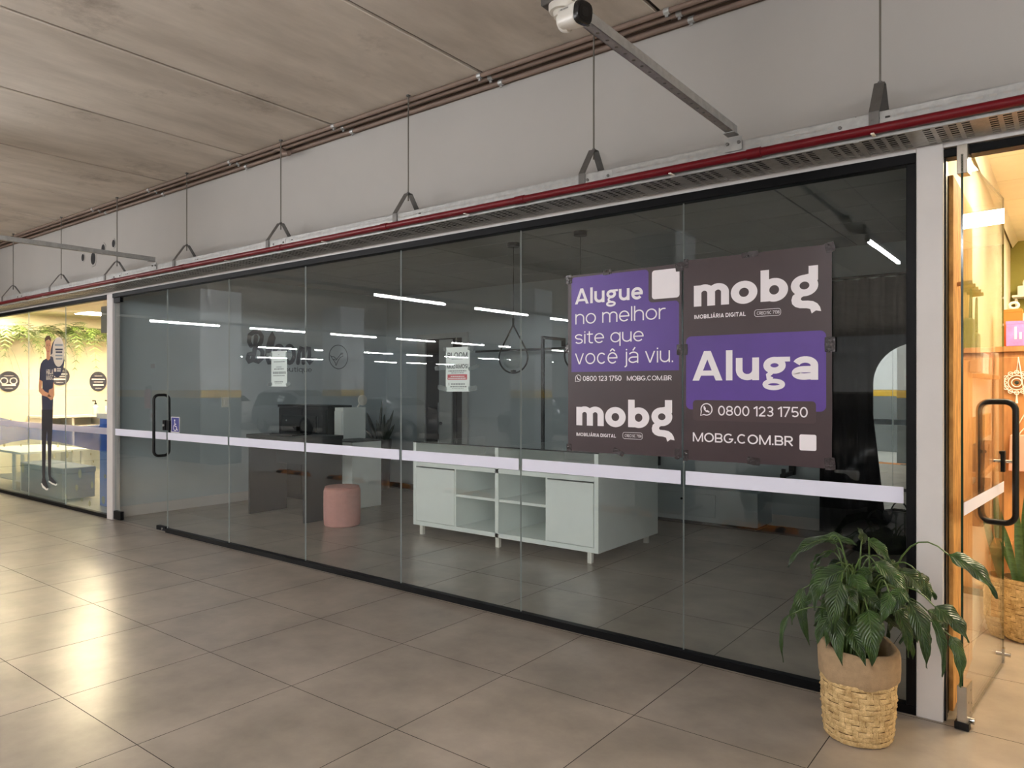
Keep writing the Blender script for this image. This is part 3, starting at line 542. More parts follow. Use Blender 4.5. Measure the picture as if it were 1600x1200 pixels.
# holes drilled in the plaster near the second strut
th = thing('wall_opening', 'ragged round pipe holes knocked into the pale wall above the cable tray', 'hole', (-9.6, 3.99, 3.2))
for px, pz, r in ((-10.02, 3.245, 0.05), (-9.72, 3.20, 0.085), (-9.44, 3.29, 0.06), (-9.16, 3.32, 0.05)):
    ring = [(px+r*1.25*math.cos(a)*random.uniform(.9, 1.15), pz+r*1.25*math.sin(a)*random.uniform(.9, 1.15)) for a in [2*PI*k/14 for k in range(14)]]
    p = MB().prism(ring, 3.984, 3.99).build('patch', 'wall_white', th)
    MB().prism(ell(px+0.01, pz, r*0.75, r*0.9, 14), 3.981, 3.985).build('opening', 'dark_gap', th)
# ---- partitions between shops, back walls
struct('wall_left', B(-9.32, -9.18, 4.02, BACK, 0, SHOP_CEIL+0.2), ('wall_shop'), 'grey painted side wall of the empty shop')
struct('wall_right', B(-0.585, -0.475, 4.02, BACK, 0, SHOP_CEIL+0.2), 'wall_shop', 'grey partition beside the lit doorway')
struct('wall_back', B(-9.18, -0.585, BACK, BACK+0.1, 0, SHOP_CEIL+0.2), 'wall_shop_back', 'grey painted back wall of the empty shop')
struct('baseboard_left', B(-9.18, -9.162, 4.05, BACK, 0, 0.13), 'white_trim', 'pale skirting board', bevel=0.004)
struct('baseboard_back', B(-7.3, -2.2, BACK-0.018, BACK, 0, 0.13), 'white_trim', 'pale skirting board', bevel=0.004)
# ---- suspended ceiling of the empty shop
sc = struct('shop_ceiling', B(-9.18, -0.585, 4.10, BACK, SHOP_CEIL+0.012, SHOP_CEIL+0.08), 'joint_dark', 'dark grey suspended ceiling of panels')
xs = [-9.18+k*1.228 for k in range(8)]; ys = [4.10+k*0.617 for k in range(8)]
for a, b in zip(xs[:-1], xs[1:]):
    for c, d in zip(ys[:-1], ys[1:]):
        B(a+.006, b-.006, c+.006, d-.006, SHOP_CEIL, SHOP_CEIL+.014).build('ceiling_panel', 'ceil_tile', sc, bevel=.003)
# ---- white posts
struct('trim_3', B(-9.227, -9.078, 3.94, 4.03, 0, 2.705), 'white_trim', 'white post between the lit shop and the glass door', bevel=.004)
struct('trim_4', B(-0.590, -0.478, 3.935, 4.03, 0, 2.73), 'white_trim', 'white post behind the potted plant', bevel=.004)
# ---- black aluminium frame of the shop front
tf = struct('trim_5', B(-9.074, -0.591, 3.935, 4.00, 2.655, 2.705), 'black_alu', 'black aluminium head rail of the shop front', bevel=.003)
struct('trim_6', B(-7.82, -0.591, 3.941, 3.995, 0, 0.045), 'black_alu', 'black aluminium floor channel under the glass panes', bevel=.003)
struct('trim_7', B(-0.634, -0.591, 3.937, 4.00, 0.045, 2.655), 'black_alu', 'black aluminium jamb beside the white post', bevel=.003)
struct('trim_8', B(-14.2, -9.228, 3.937, 4.00, 2.655, 2.705), 'black_alu', 'black head rail of the warm lit shop', bevel=.003)
struct('trim_9', B(-14.2, -9.228, 3.941, 3.995, 0, 0.045), 'black_alu', 'black floor channel of the warm lit shop', bevel=.003)
struct('trim_10', B(-0.478, 1.6, 3.95, 4.03, 2.66, 2.70), 'black_alu', 'black head rail over the open doorway', bevel=.003)
struct('trim_11', B(-0.478, -0.470, 3.97, 4.03, 0, 2.66), 'black_steel', 'dark rubber strip along the doorway post')
# ---- glass panes with white safety stripe
def pane(name, x0, x1, z0, z1, label, stripe='stripe', g='glass', kind='structure'):
    mb = MB().box(x0, x1, GY-.005, GY+.005, z0, z1)
    o = mb.build(name, [g, 'glass_edge'])
    for p in o.data.polygons:
        if abs(p.normal.y) < .5: p.material_index = 1
    o['kind'] = kind; o['label'] = label
    if stripe: B(x0+.012, x1-.012, GY-.0062, GY-.0052, 1.012, 1.092).build('safety_stripe', stripe, o)
    return o
px = [-7.819, -6.605, -5.378, -4.165, -2.988, -1.797, -0.634]
names = ['beside the glass door', 'with the small plain notice', 'in front of the pink pouf', 'with the moving notice', 'with the text poster', 'with the large letters poster']
WIN = []
for k in range(6):
    WIN.append(pane('window_%d' % (k+1), px[k]+.0025, px[k+1]-.0025, .03, 2.66, 'tall clear glass pane '+names[k]))
lx = [-14.1, -12.95, -11.77, -10.50, -9.229]
for k in range(4):
    pane('window_%d' % (k+7), lx[k]+.0025, lx[k+1]-.0025, .03, 2.66, 'glass pane of the warm lit shop, %s from the white post' % ['fourth', 'third', 'second', 'first'][k], 'film_white', 'glass_clear')
# ---- glass door of the empty shop
def ring_handle(name, c, axis, half, z0, z1, r, parent):
    """rounded closed bar handle standing through the glass; axis = direction of its depth"""
    pts = []; rad = 0.055
    for (cu, cz, a0) in ((half-rad, z1-rad, 0), (-half+rad, z1-rad, PI/2), (-half+rad, z0+rad, PI), (half-rad, z0+rad, 1.5*PI)):
        for i in range(7):
            a = a0+PI/2*i/6; u = cu+rad*math.cos(a); z = cz+rad*math.sin(a)
            pts.append((c[0]+(u if axis == 'x' else 0), c[1]+(u if axis == 'y' else 0), z))
    return MB().tube(pts, r, 10, closed=True).build(name, 'black_steel', parent, smooth=True)
d1 = pane('door_1', -9.072, -7.825, .012, 2.652, 'frameless glass door with black pull handle')
ring_handle('handle', (-7.955, GY, 0), 'y', .085, .83, 1.50, .0155, d1)
B(-9.070, -8.905, GY-.02, GY+.02, 2.595, 2.652).build('hinge_patch', 'black_alu', d1, bevel=.003)
B(-9.070, -8.89, GY-.022, GY+.022, .012, .112).build('hinge_patch', 'black_alu', d1, bevel=.003)
lk = B(-7.885, -7.828, GY-.026, GY+.026, 1.115, 1.225).build('lock', 'black_alu', d1, bevel=.004)
MB().lathe([(.013, 0), (.013, -.01), (0, -.011)], 12, (-7.856, GY-.026, 1.17), axis='y').build('cylinder', 'galv', lk)
B(-7.81, -7.74, GY-.024, GY+.024, 1.115, 1.225).build('strike', 'black_alu', WIN[0], bevel=.004)
B(-8.03, -7.83, GY-.022, GY+.022, .012, .058).build('floor_lock', 'black_alu', d1, bevel=.003)
MB().lathe([(.014, 0), (.014, -.004), (0, -.005)], 12, (-7.90, GY-.022, .034), axis='y').build('lock_cylinder', 'chrome', d1)
# ---- shells of the two neighbouring shops
struct('neighbour_wall_side', B(-15.6, -15.5, 4.0, BACK, 0, 3.2), 'wall_warm', 'cream side wall with oval signs')
struct('neighbour_wall_back', B(-15.5, -9.32, BACK, BACK+.1, 0, 3.2), 'wall_warm', 'cream back wall of the warm lit shop')
struct('neighbour_wall_party', B(-9.336, -9.321, 4.03, BACK, 0, 3.2), 'wall_warm', 'cream lining of the party wall')
struct('neighbour_ceiling', B(-15.6, -9.32, 4.0, BACK, 2.95, 3.05), 'wall_warm', 'cream ceiling of the warm lit shop')
struct('neighbour_wall_front', B(-34, -14.1, 3.95, 4.05, 0, 2.70), 'wall_white', 'plain wall beyond the warm lit shop')
struct('doorway_wall_side', B(-0.475, -0.472, 4.03, BACK+.2, 0, 3.1), 'wall_warm', 'cream side wall behind the open glass door')
struct('doorway_wall_back', B(-0.475, 3.4, BACK+.15, BACK+.25, 0, 3.1), 'wall_olive', 'olive green back wall')
struct('doorway_wall_far', B(3.3, 3.4, 4.0, BACK+.2, 0, 3.1), 'wall_warm', 'cream wall opposite the open glass door')
dc = struct('doorway_ceiling', B(-0.475, 3.4, 4.03, BACK+.2, 3.012, 3.1), 'joint_dark', 'cream panelled ceiling')
for a, b in ((-.475, .745), (.75, 1.97), (1.975, 3.3)):
    for k in range(7):
        B(a, b-.006, 4.10+k*.64, 4.10+(k+1)*.64-.006, 3.0, 3.013).build('ceiling_panel', 'wall_warm', dc, bevel=.002)
struct('doorway_trim', MB().prism([(-.455, 2.94), (-.41, 3.0), (-.455, 3.0)], 4.05, BACK+.15, 'xz'), 'wall_warm', 'cove moulding')
struct('wall_front_far', B(1.6, 8, 3.95, 4.05, 0, 2.70), 'wall_white', 'plain wall beyond the doorway')
# ---- garage shell behind the viewer
struct('garage_wall_back', B(-34, 8, -25.2, -25, -.3, CEIL+.1), 'garage_wall', 'far grey wall of the parking hall')
struct('garage_wall_end', B(-34.2, -34, -25, 4.1, -.3, CEIL+.1), 'garage_wall', 'end wall of the parking hall')
struct('garage_wall_side', B(8, 8.2, -25, 8, -.3, CEIL+.1), 'garage_wall', 'side wall of the parking hall')
struct('trim_12', B(-9.07, 1.6, 3.942, 3.99, 2.706, 2.742), 'white_trim', 'pale strip between the head rail and the cable tray')
struct('trim_13', B(-17, -9.07, 3.942, 3.99, 2.706, 2.742), 'white_trim', 'pale strip over the warm lit shop')

# ================================================================== SERVICES UNDER THE SOFFIT
# ---- brown conduits
for k, (y, z, lab) in enumerate(((3.845, CEIL-.018, 'brown painted conduit furthest out along the soffit edge'), (3.905, CEIL-.022, 'brown painted conduit between its two neighbours at the soffit corner'), (3.958, CEIL-.052, 'brown painted conduit tight against the wall head'))):
    t = thing('conduit', lab, 'conduit', (-5, y, z), 'brown conduits in the soffit corner')
    if k == 0: pts = [(-17, y, z), (-5.75, y, z), (-5.62, y, z), (-5.60, y+.0, z-.0), (8, y, z)]
    else: pts = [(-17, y, z), (8, y, z)]
    MB().tube(pts, .0165, 10).build('pipe', 'brown_paint', t, smooth=True)
    for xx in (-13.1, -9.4, -8.0, -6.4, -4.85, -3.27, -1.86, -.4):
        MB().tube([(xx+k*.05, y, z), (xx+k*.05+.035, y, z)], .0205, 10).build('clamp', 'galv', t)
        B(xx+k*.05+.008, xx+k*.05+.026, y-.004, y+.004, z-.034, z-.014).build('clamp_screw', 'galv', t)
# elbow box where the first conduit steps
tb = thing('conduit_elbow', 'brown conduit elbow stepping down beside a clamp on the soffit corner', 'conduit', (-5.6, 3.86, 3.70))
MB().tube(bez((-5.72, 3.89, 3.74), (-5.58, 3.89, 3.735), (-5.58, 3.89, 3.66), 6)+[(-5.58, 3.89, 3.655)], .019, 10).build('elbow', 'brown_paint', tb, smooth=True)
MB().tube([(-5.58, 3.885, 3.675), (-5.50, 3.885, 3.66)], .022, 10).build('coupling', 'brown_paint', tb, smooth=True)
# ---- perforated cable tray
tr = thing('cable_tray', 'long galvanised perforated cable tray hung over the shop fronts', 'cable tray', (-5, 3.80, 2.725))
Y0, Y1, ZB, ZT = 3.675, 3.935, 2.728, 2.848
def tray_section(x0, x1):
    mb = MB(); p = 0.05; n = int(round((x1-x0)/p)); p = (x1-x0)/n
    rows = 8; yy = [Y0]; gap = (Y1-Y0)/(rows*2+1)
    for r in range(rows*2+1): yy.append(Y0+gap*(r+1))
    for i in range(n):
        a = x0+i*p; b = a+p*.38; c = a+p
        mb.add([(a,Y0,ZB),(b,Y0,ZB),(b,Y1,ZB),(a,Y1,ZB)], [(0,1,2,3)])
        if i % 5 == 4:
            mb.add([(b,Y0,ZB),(c,Y0,ZB),(c,Y1,ZB),(b,Y1,ZB)], [(0,1,2,3)]); continue
        for r in range(rows*2+1):
            if r % 2 == 0: mb.add([(b,yy[r],ZB),(c,yy[r],ZB),(c,yy[r+1],ZB),(b,yy[r+1],ZB)], [(0,1,2,3)])
    for yv in (Y0, Y1):
        zz = [ZB, ZB+.058, ZB+.067, ZB+.084, ZB+.093, ZT]
        for i in range(n):
            a = x0+i*p; b = a+p*.45; c = a+p
            mb.add([(a,yv,ZB),(b,yv,ZB),(b,yv,ZT),(a,yv,ZT)], [(0,1,2,3)])
            for r in range(5):
                if r % 2 == 0: mb.add([(b,yv,zz[r]),(c,yv,zz[r]),(c,yv,zz[r+1]),(b,yv,zz[r+1])], [(0,1,2,3)])
        s = 1 if yv == Y0 else -1
        mb.box(x0, x1, min(yv, yv+s*.012), max(yv, yv+s*.012), ZT-.0015, ZT)
    return mb
tx = [-17, -14.2, -11.2, -8.35, -5.35, -2.2, -.8, 1.2]
for a, b in zip(tx[:-1], tx[1:]):
    tray_section(a+.001, b-.001).build('tray_section', 'galv', tr, recalc=False)
    s = MB().box(b-.10, b+.10, Y0-.0025, Y0-.0005, ZB+.03, ZT-.012)
    sp = s.build('splice_plate', 'galv', tr)
    for dx in (-.07, .07): MB().lathe([(.009, 0), (.009, -.006), (0, -.007)], 6, (b+dx, Y0-.0025, ZB+.08), axis='y').build('bolt', 'galv_dark', sp)
    MB().box(b-.012, b+.012, Y0, Y1, ZB-.004, ZB-.001).build('joint_strap', 'galv', tr)
# cables in the tray
for yv in (3.74, 3.80, 3.86): MB().tube([(-17, yv, ZB+.012), (1.2, yv, ZB+.012)], .009, 6).build('cable', 'black_steel', tr)
# ---- hangers
hx = [-0.722, -2.308, -3.915, -5.508, -7.108, -8.65, -10.203, -11.855]
hl = ['above the dark post and white post', 'above the text poster', 'above the moving notice', 'above the small plain notice', 'beside the end of the far strut', 'above the glass door hinge', 'above the oval sign of the lit shop', 'furthest along the lit shop']
for x, l in zip(hx, hl):
    t = thing('tray_hanger', 'rod and strap hanger of the tray '+l, 'hanger', (x, 3.805, 2.85), 'tray hangers')
    MB().tube([(x, 3.805, 2.97), (x, 3.805, CEIL)], .0052, 6).build('rod', 'rod', t)
    w = .045; th = .004
    path = [(Y0-.006, ZB+.02), (Y0-.006, ZT+.004), (3.785, 3.022), (3.825, 3.022), (Y1+.006, ZT+.004), (Y1+.006, ZB+.02)]
    mb = MB()
    for (ya, za), (yb, zb) in zip(path[:-1], path[1:]):
        mb.bar((x, ya, za), (x, yb, zb), w, th, up=(1,0,0) if False else (0, -(zb-za), (yb-ya)))
    mb.build('strap', 'galv_dark', t)
    MB().lathe([(.011, 0), (.011, .009)], 6, (x, 3.805, 3.026)).build('nut', 'galv_dark', t)
    B(x-.012, x+.012, 3.793, 3.817, CEIL-.012, CEIL).build('anchor', 'galv_dark', t)
# ---- red pipe along the tray
t = thing('red_pipe', 'dark red painted conduit running along the front of the cable tray', 'pipe', (-5, 3.65, 2.765))
MB().tube([(-17, 3.648, 2.762), (1.3, 3.648, 2.762)], .0215, 14).build('pipe', 'red_pipe', t, smooth=True)
for x in (-12.0, -10.9, -9.7, -8.35, -6.9, -5.3, -4.0, -2.75, -1.27, .4):
    MB().tube([(x-.035, 3.648, 2.762), (x+.035, 3.648, 2.762)], .0255, 14).build('coupling', 'red_pipe', t, smooth=True)
for x in (-12.6, -10.3, -7.8, -6.1, -4.7, -3.2, -1.72, -.72):
    B(x-.008, x+.008, 3.62, 3.6735, 2.733, 2.7395).build('saddle', 'white_obj', t, bevel=.002)
# ---- strut channels with tube lamps
def strut(x, y0, y1, lab, detail):
    z0, z1 = 2.885, 2.926; hw = .0205; th = .003
    t = thing('strut_channel', lab, 'strut', (x, y1, z0), 'lamp struts')
    mb = MB()
    mb.box(x-hw, x-hw+th, y0, y1, z0, z1); mb.box(x+hw-th, x+hw, y0, y1, z0, z1)
    if detail:   # web with round holes along the underside near the shop front
        yb = y1-3.2; mb.box(x-hw, x+hw, y0, yb, z0, z0+th)
        n = 46; p = 3.2/n
        for i in range(n):
            a = yb+i*p; r = .0075; cy = a+p/2
            inner = [(x+r*math.cos(2*PI*k/8+PI/8), cy+r*math.sin(2*PI*k/8+PI/8)) for k in range(8)]
            outer = [(x+hw, cy+p*.2), (x+p*.2 if False else x+hw*.4, a+p), (x-hw*.4, a+p), (x-hw, cy+p*.2), (x-hw, cy-p*.2), (x-hw*.4, a), (x+hw*.4, a), (x+hw, cy-p*.2)]
            vs = [(*q, z0) for q in inner]+[(*q, z0) for q in outer]
            mb.add(vs, [(k, (k+1) % 8, 8+(k+1) % 8, 8+k) for k in range(8)])
            for cxs, a1 in ((1, a), (-1, a), (1, a+p), (-1, a+p)):
                s = 1 if a1 == a else -1
                mb.add([(x+cxs*hw, a1, z0), (x+cxs*hw, cy-s*p*.2, z0), (x+cxs*hw*.4, a1, z0)], [(0,1,2)])
    else: mb.box(x-hw, x+hw, y0, y1, z0, z0+th)
    mb.build('channel', 'galv', t, recalc=False)
    if y1 < 3: return t
    # angle bracket tying the channel to the tray
    b = MB(); b.box(x-.045, x+.045, 3.664, 3.668, 2.80, 2.87); b.box(x-.03, x+.03, 3.60, 3.668, 2.877, 2.882)
    br = b.build('bracket', 'galv', t)
    for dx in (-.03, .03): MB().lathe([(.009, 0), (.009, -.007), (0, -.008)], 6, (x+dx, 3.664, 2.84), axis='y').build('bolt', 'galv_dark', br)
    return t
ROWS = [-1.385, -7.50, -13.75, -19.9, -26.4, 4.75]
strut(ROWS[0], -22.5, 3.668, 'galvanised strut channel carrying the white security camera', True)
strut(ROWS[1], -22.5, 3.668, 'galvanised strut channel meeting the tray near the small plain notice', True)
strut(ROWS[2], -22.5, 3.668, 'galvanised lamp strut beyond the lit shop, seen as a reflection', False)
for x, l, ye in zip(ROWS[3:], ('fourth from the security camera', 'fifth from the security camera', 'past the lit doorway'), (-1.5, -1.5, 3.668)): strut(x, -22.5, ye, 'galvanised lamp strut over the parking hall, '+l, False)
t = thing('tube_lamp', 'linear tube lamp under a ceiling strut, reflected in the glass', 'lamp', (0,0,0), 'tube lamps of the parking hall')
MB().tube([(0, -.70, 0), (0, .70, 0)], .0175, 8).build('tube', 'tube_light', t, smooth=True)
B(-.011, .011, -.70, .70, .020, .038).build('housing', 'white_obj', t, bevel=.003)
for s in (-1, 1): B(-.017, .017, s*.712-.012, s*.712+.012, -.017, .03).build('end_cap', 'white_obj', t)
for ch in t.children: ch.matrix_parent_inverse = Matrix.Identity(4)
firstl = True
ORD = ['first', 'second', 'third', 'fourth', 'fifth', 'sixth', 'seventh', 'eighth', 'ninth', 'tenth', 'eleventh']
SN = dict(zip(ROWS, ['strut carrying the security camera', 'strut near the small plain notice', 'strut beyond the lit shop', 'fourth strut from the security camera', 'fifth strut from the security camera', 'strut past the lit doorway']))
for x in ROWS:
    for k in range(11):
        yc = (.60 if x != ROWS[0] else .45)-k*2.1
        if k == 0 and x < -15 : continue      # the broad pier stands there
        if firstl: t.location = (x, yc, 2.845); firstl = False; o = t
        else: o = copy_tree(t, loc=(x, yc, 2.845))
        o['label'] = 'tube lamp, %s from the shop glass, on the %s' % (ORD[k], SN[x])
# ---- security camera
C0 = Vector((-1.66, 2.16, 2.83))
t = thing('security_camera', 'white bullet security camera with black front on the ceiling strut', 'camera', (-1.345, 2.0, 2.885))
bx, by, bz = -1.345, 1.985, 2.830; CS = .86
B(bx-.06, bx+.02, by-.01, by+.07, bz+.020, 2.8848).build('mounting_plate', 'galv_dark', t, bevel=.003)
MB().lathe([(.0, -.002), (.042, -.002), (.045, .006), (.045, .02), (0, .02)], 28, (bx, by+.03, bz)).build('base', 'cctv_white', t, smooth=True)
MB().lathe([(.028, -.02), (.03, .0), (.03, .004)], 20, (bx, by+.03, bz)).build('base_ring', 'cctv_white', t, smooth=True)
MB().tube(bez((bx, by+.03, bz-.01), (bx-.003, by+.03, bz-.062), (bx+.03, by+.025, bz-.060), 8), [.020, .020, .020, .020, .0195, .019, .018, .018, .018], 14).build('arm', 'cctv_white', t, smooth=True)
d = Vector((.95, -.22, -.12)).normalized(); r = d.cross(Vector((0,0,1))).normalized(); u = r.cross(d)
o0 = Vector((bx+.016, by+.015, bz-.040))
def bullet(a, b, sa, sb, n=24, ex=3.2):
    mb = MB(); rings = []
    for dist, sc in ((a, sa), (b, sb)):
        for k in range(n):
            an = 2*PI*k/n; c, s_ = math.cos(an), math.sin(an)
            q = (abs(c)**ex+abs(s_)**ex)**(-1/ex)
            rings.append(o0+(d*dist+r*c*q*sc+u*s_*q*sc)*CS)
    mb.add(rings, [(k, (k+1) % n, n+(k+1) % n, n+k) for k in range(n)]+[tuple(range(n))[::-1], tuple(range(n, 2*n))])
    return mb
bullet(.0, .095, .036, .042).build('body', 'cctv_white', t, smooth=True, bevel=.003)
hd = bullet(.095, .118, .0425, .041).build('front_bezel', 'cctv_black', t, smooth=True, bevel=.003)
bullet(.1175, .1188, .030, .030).build('lens_window', 'screen', hd)
bullet(.1188, .1196, .018, .018).build('lens', 'cctv_black', hd)
vs, fs, _w = text2d('HIKVISION', .13)
xm = max(v[0] for v in vs); ym = max(v[1] for v in vs); mb = MB()
mb.add([o0+(d*(.022+.045*v[0]/xm)+u*(.014+.007*v[1]/ym)+r*(.0415+v[2]*3e-5))*CS for v in vs], fs)
mb.build('lettering', 'ink_dark', t, recalc=False)
MB().tube([(bx+.04, by+.05, bz+.015), (bx+.05, by+.06, bz+.12), (bx-.02, by+.05, bz+.085)], .0035, 6).build('cable', 'white_obj', t)

# ================================================================== POSTERS AND NOTICES ON THE GLASS
def mobg_logo():
    """heavy rounded lower-case word mark as 2D faces (x-height 1)"""
    V = []; F_ = []; lay = [0]
    def put(pts): b = len(V); V.extend((p[0], p[1], lay[0]) for p in pts); F_.append(tuple(range(b, b+len(pts))))
    def rect(x0, x1, y0, y1): lay[0] += 1; put([(x0,y0),(x1,y0),(x1,y1),(x0,y1)])
    def ring(cx, cy, ox, oy, ix, iy, a0=0, a1=2*PI, n=36):
        lay[0] += 1
        for i in range(n):
            a = a0+(a1-a0)*i/n; b = a0+(a1-a0)*(i+1)/n
            put([(cx+ix*math.cos(a), cy+iy*math.sin(a)), (cx+ox*math.cos(a), cy+oy*math.sin(a)), (cx+ox*math.cos(b), cy+oy*math.sin(b)), (cx+ix*math.cos(b), cy+iy*math.sin(b))])
    def poly(pts): lay[0] += 1; put(pts)
    # m
    rect(0, .35, 0, 1); rect(.62, .97, 0, .62); rect(1.24, 1.59, 0, .62)
    ring(.485, .60, .485, .43, .135, .13, 0, PI*.86, 18); ring(1.105, .60, .485, .43, .135, .13, 0, PI*.86, 18)
    # o
    ring(2.24, .5, .57, .53, .21, .21)
    # b
    rect(2.94, 3.29, 0, 1.42); ring(3.50, .5, .56, .53, .20, .21)
    # g : bowl, square ear, swept tail
    ring(4.70, .58, .53, .47, .19, .17)
    rect(4.86, 5.22, 1.08, 1.42); poly([(4.70, 1.05), (4.86, 1.08), (5.22, 1.08), (5.22, .80), (5.10, .60)])
    poly([(4.40, .30), (4.24, .16), (4.19, -.02), (4.22, -.20), (4.34, -.33), (4.52, -.40), (4.78, -.42), (4.92, -.46), (4.98, -.66), (5.14, -.54), (5.34, -.58), (5.30, -.40), (5.20, -.24), (5.04, -.13), (4.84, -.09), (4.62, -.08), (4.56, -.03), (4.58, .06), (4.70, .13), (4.86, .18), (4.70, .34)])
    return V, F_
def phone_icon(parent, box, d):
    x0, x1, z0, z1 = box; cx, cz = (x0+x1)/2, (z0+z1)/2; r = (x1-x0)/2
    mb = MB(); w = r*.17
    mb.stroke([(cx+r*.9*math.cos(a), cz+r*.9*math.sin(a)) for a in [(-2.05+5.55*k/24) for k in range(25)]], w, d)
    mb.stroke([(cx+r*.9*math.cos(-2.05), cz+r*.9*math.sin(-2.05)), (cx-r*.95, cz-r*.98), (cx+r*.9*math.cos(3.5), cz+r*.9*math.sin(3.5))], w, d)
    mb.stroke([(cx-r*.38, cz+r*.35), (cx-r*.32, cz), (cx, cz-r*.32), (cx+r*.38, cz-r*.36)], r*.22, d)
    mb.stroke([(cx-r*.36, cz+r*.38), (cx-r*.22, cz+r*.12)], r*.26, d); mb.stroke([(cx+r*.12, cz-r*.24), (cx+r*.38, cz-r*.38)], r*.26, d)
    mb.build('phone_icon', 'ink_white', parent, recalc=False)
def outline_pill(parent, box, d):
    x0, x1, z0, z1 = box; pts = rrect(x0, x1, z0, z1, (z1-z0)*.35); pts.append(pts[0])
    MB().stroke(pts, .0022, d, caps=False).build('badge_outline', 'ink_white', parent, recalc=False)
D1, D2, D3 = 3.9555, 3.9550, 3.9545
def sheet(name, x0, x1, z0, z1, y0, y1, m, parent, nx=8, nz=10, amp=.0012, bottom=0.0):
    """paper sheet with slight waviness"""
    mb = MB(); ph = random.uniform(0, 9)
    f = lambda x, z: amp*(math.sin(x*19+ph)+math.sin(z*15+x*7+ph))/2
    vs = []
    for yy in (y0, y1):
        for j in range(nz+1):
            for i in range(nx+1):
                x = x0+(x1-x0)*i/nx; z = z0+(z1-z0)*j/nz
                vs.append((x+f(z, x)*1.2, yy, z+f(x, z)*1.5))
    n = (nx+1)*(nz+1); fs = []
    for j in range(nz):
        for i in range(nx):
            a = j*(nx+1)+i; fs.append((a, a+1, a+nx+2, a+nx+1)); fs.append((n+a+nx+1, n+a+nx+2, n+a+1, n+a))
    for j in range(nz):
        for i in (0, nx):
            a = j*(nx+1)+i; fs.append((a, a+nx+1, n+a+nx+1, n+a))
    for i in range(nx):
        for j in (0, nz):
            a = j*(nx+1)+i; fs.append((a, a+1, n+a+1, n+a))
    mb.add(vs, fs); return mb.build(name, m, parent)
def tapes(parent, spots, m='tape', y=3.9535):
    for x, z, w, h, a in spots:
        c, s_ = math.cos(a), math.sin(a)
        pts = [(x+u*w/2*c-v*h/2*s_, z+u*w/2*s_+v*h/2*c) for u, v in ((-1,-1),(0,-1.12),(1,-1),(1.08,0),(1,1),(0,1.05),(-1,1),(-1.06,0))]
        MB().prism(pts, y, y+.0007).build('tape', m, parent)
p1 = thing('poster', 'dark poster with purple block reading Alugue no melhor site que você já viu', 'poster', (-2.2, 3.957, 1.165), 'letting posters')
sheet('sheet', -2.594, -1.803, 1.168, 2.303, 3.956, 3.9575, 'poster', p1)
a, b = PT['purA'], PT['purB']
zt, zm, zb, xl, xm, xr = a[3], b[3], a[2], a[0], a[1], b[1]
R = .025; pts = []
def arc(cx, cz, r, a0, a1, n=6): return [(cx+r*math.cos(a0+(a1-a0)*k/n), cz+r*math.sin(a0+(a1-a0)*k/n)) for k in range(n+1)]
pts += arc(xl+R, zt-R, R, PI, PI/2)+arc(xm-R, zt-R, R, PI/2, 0)+arc(xm+R, zm+R, R, PI, 1.5*PI)+arc(xr-R, zm-R, R, PI/2, 0)+[(xr, zb), (xl, zb)]
MB().prism(pts, D1, D1+.0004).build('purple_block', 'purple', p1)
MB().prism(rrect(*PT['qr1'][:2], *PT['qr1'][2:], .018), D2, D2+.0005).build('white_square', 'ink_white', p1)
lettering('Alugue', PT['alugue'], D2, 'ink_white', p1, wt=.125)
lettering('no melhor', PT['nomelhor'], D2, 'ink_white', p1, wt=.062)
lettering('site que', PT['siteque'], D2, 'ink_white', p1, wt=.062)
lettering('você já viu.', PT['voce'], D2, 'ink_white', p1, wt=.062)
lettering('0800 123 1750', PT['phone1'], D2, 'ink_white', p1, wt=.105)
lettering('MOBG.COM.BR', PT['url1'], D2, 'ink_white', p1, wt=.105)
phone_icon(p1, PT['icon1'], D2)
LV, LF = mobg_logo()
fit2d(LV, LF, PT['mobg1'], D2, 'ink_white', p1, name='logo')
lettering('IMOBILIÁRIA DIGITAL', PT['imob1'], D2, 'ink_white', p1, wt=.15, track=.03)
outline_pill(p1, PT['pill1'], D2); lettering('CRECI SC 7138', PT['pillt1'], D2, 'ink_white', p1, wt=.09)
tapes(p1, [(-2.585, 2.28, .045, .055, .1), (-2.30, 2.30, .06, .03, .05), (-2.598, 1.83, .03, .055, 0), (-2.585, 1.19, .035, .045, 0), (-2.22, 1.18, .075, .03, -.4), (-1.83, 1.19, .03, .06, 0), (-1.815, 2.285, .05, .05, .1), (-1.815, 1.80, .035, .06, 0)])
p2 = thing('poster', 'dark poster with big Aluga lettering in a purple block and the phone number', 'poster', (-1.38, 3.957, 1.16), 'letting posters')
sheet('sheet', -1.790, -.976, 1.160, 2.317, 3.956, 3.9575, 'poster', p2)
q = PT['pur2']; MB().prism(rrect(*q, .03), D1, D1+.0004).build('purple_block', 'purple', p2)
q = PT['band2']; MB().prism(rrect(*q, .02), D2+.0002, D2+.0004).build('phone_panel', 'poster_soft', p2)
lettering('Aluga', PT['aluga'], D2, 'ink_white', p2, wt=.145)
lettering('0800 123 1750', PT['phone2'], D2, 'ink_white', p2, wt=.095)
lettering('MOBG.COM.BR', PT['url2'], D2, 'ink_white', p2, wt=.105)
phone_icon(p2, PT['icon2'], D2)
fit2d(LV, LF, PT['mobg2'], D2, 'ink_white', p2, name='logo')
lettering('IMOBILIÁRIA DIGITAL', PT['imob2'], D2, 'ink_white', p2, wt=.15, track=.03)
outline_pill(p2, PT['pill2'], D2); lettering('CRECI SC 7138', PT['pillt2'], D2, 'ink_white', p2, wt=.09)
MB().prism(rrect(*PT['qr2'], .009), D2, D2+.0005).build('white_square', 'ink_white', p2)
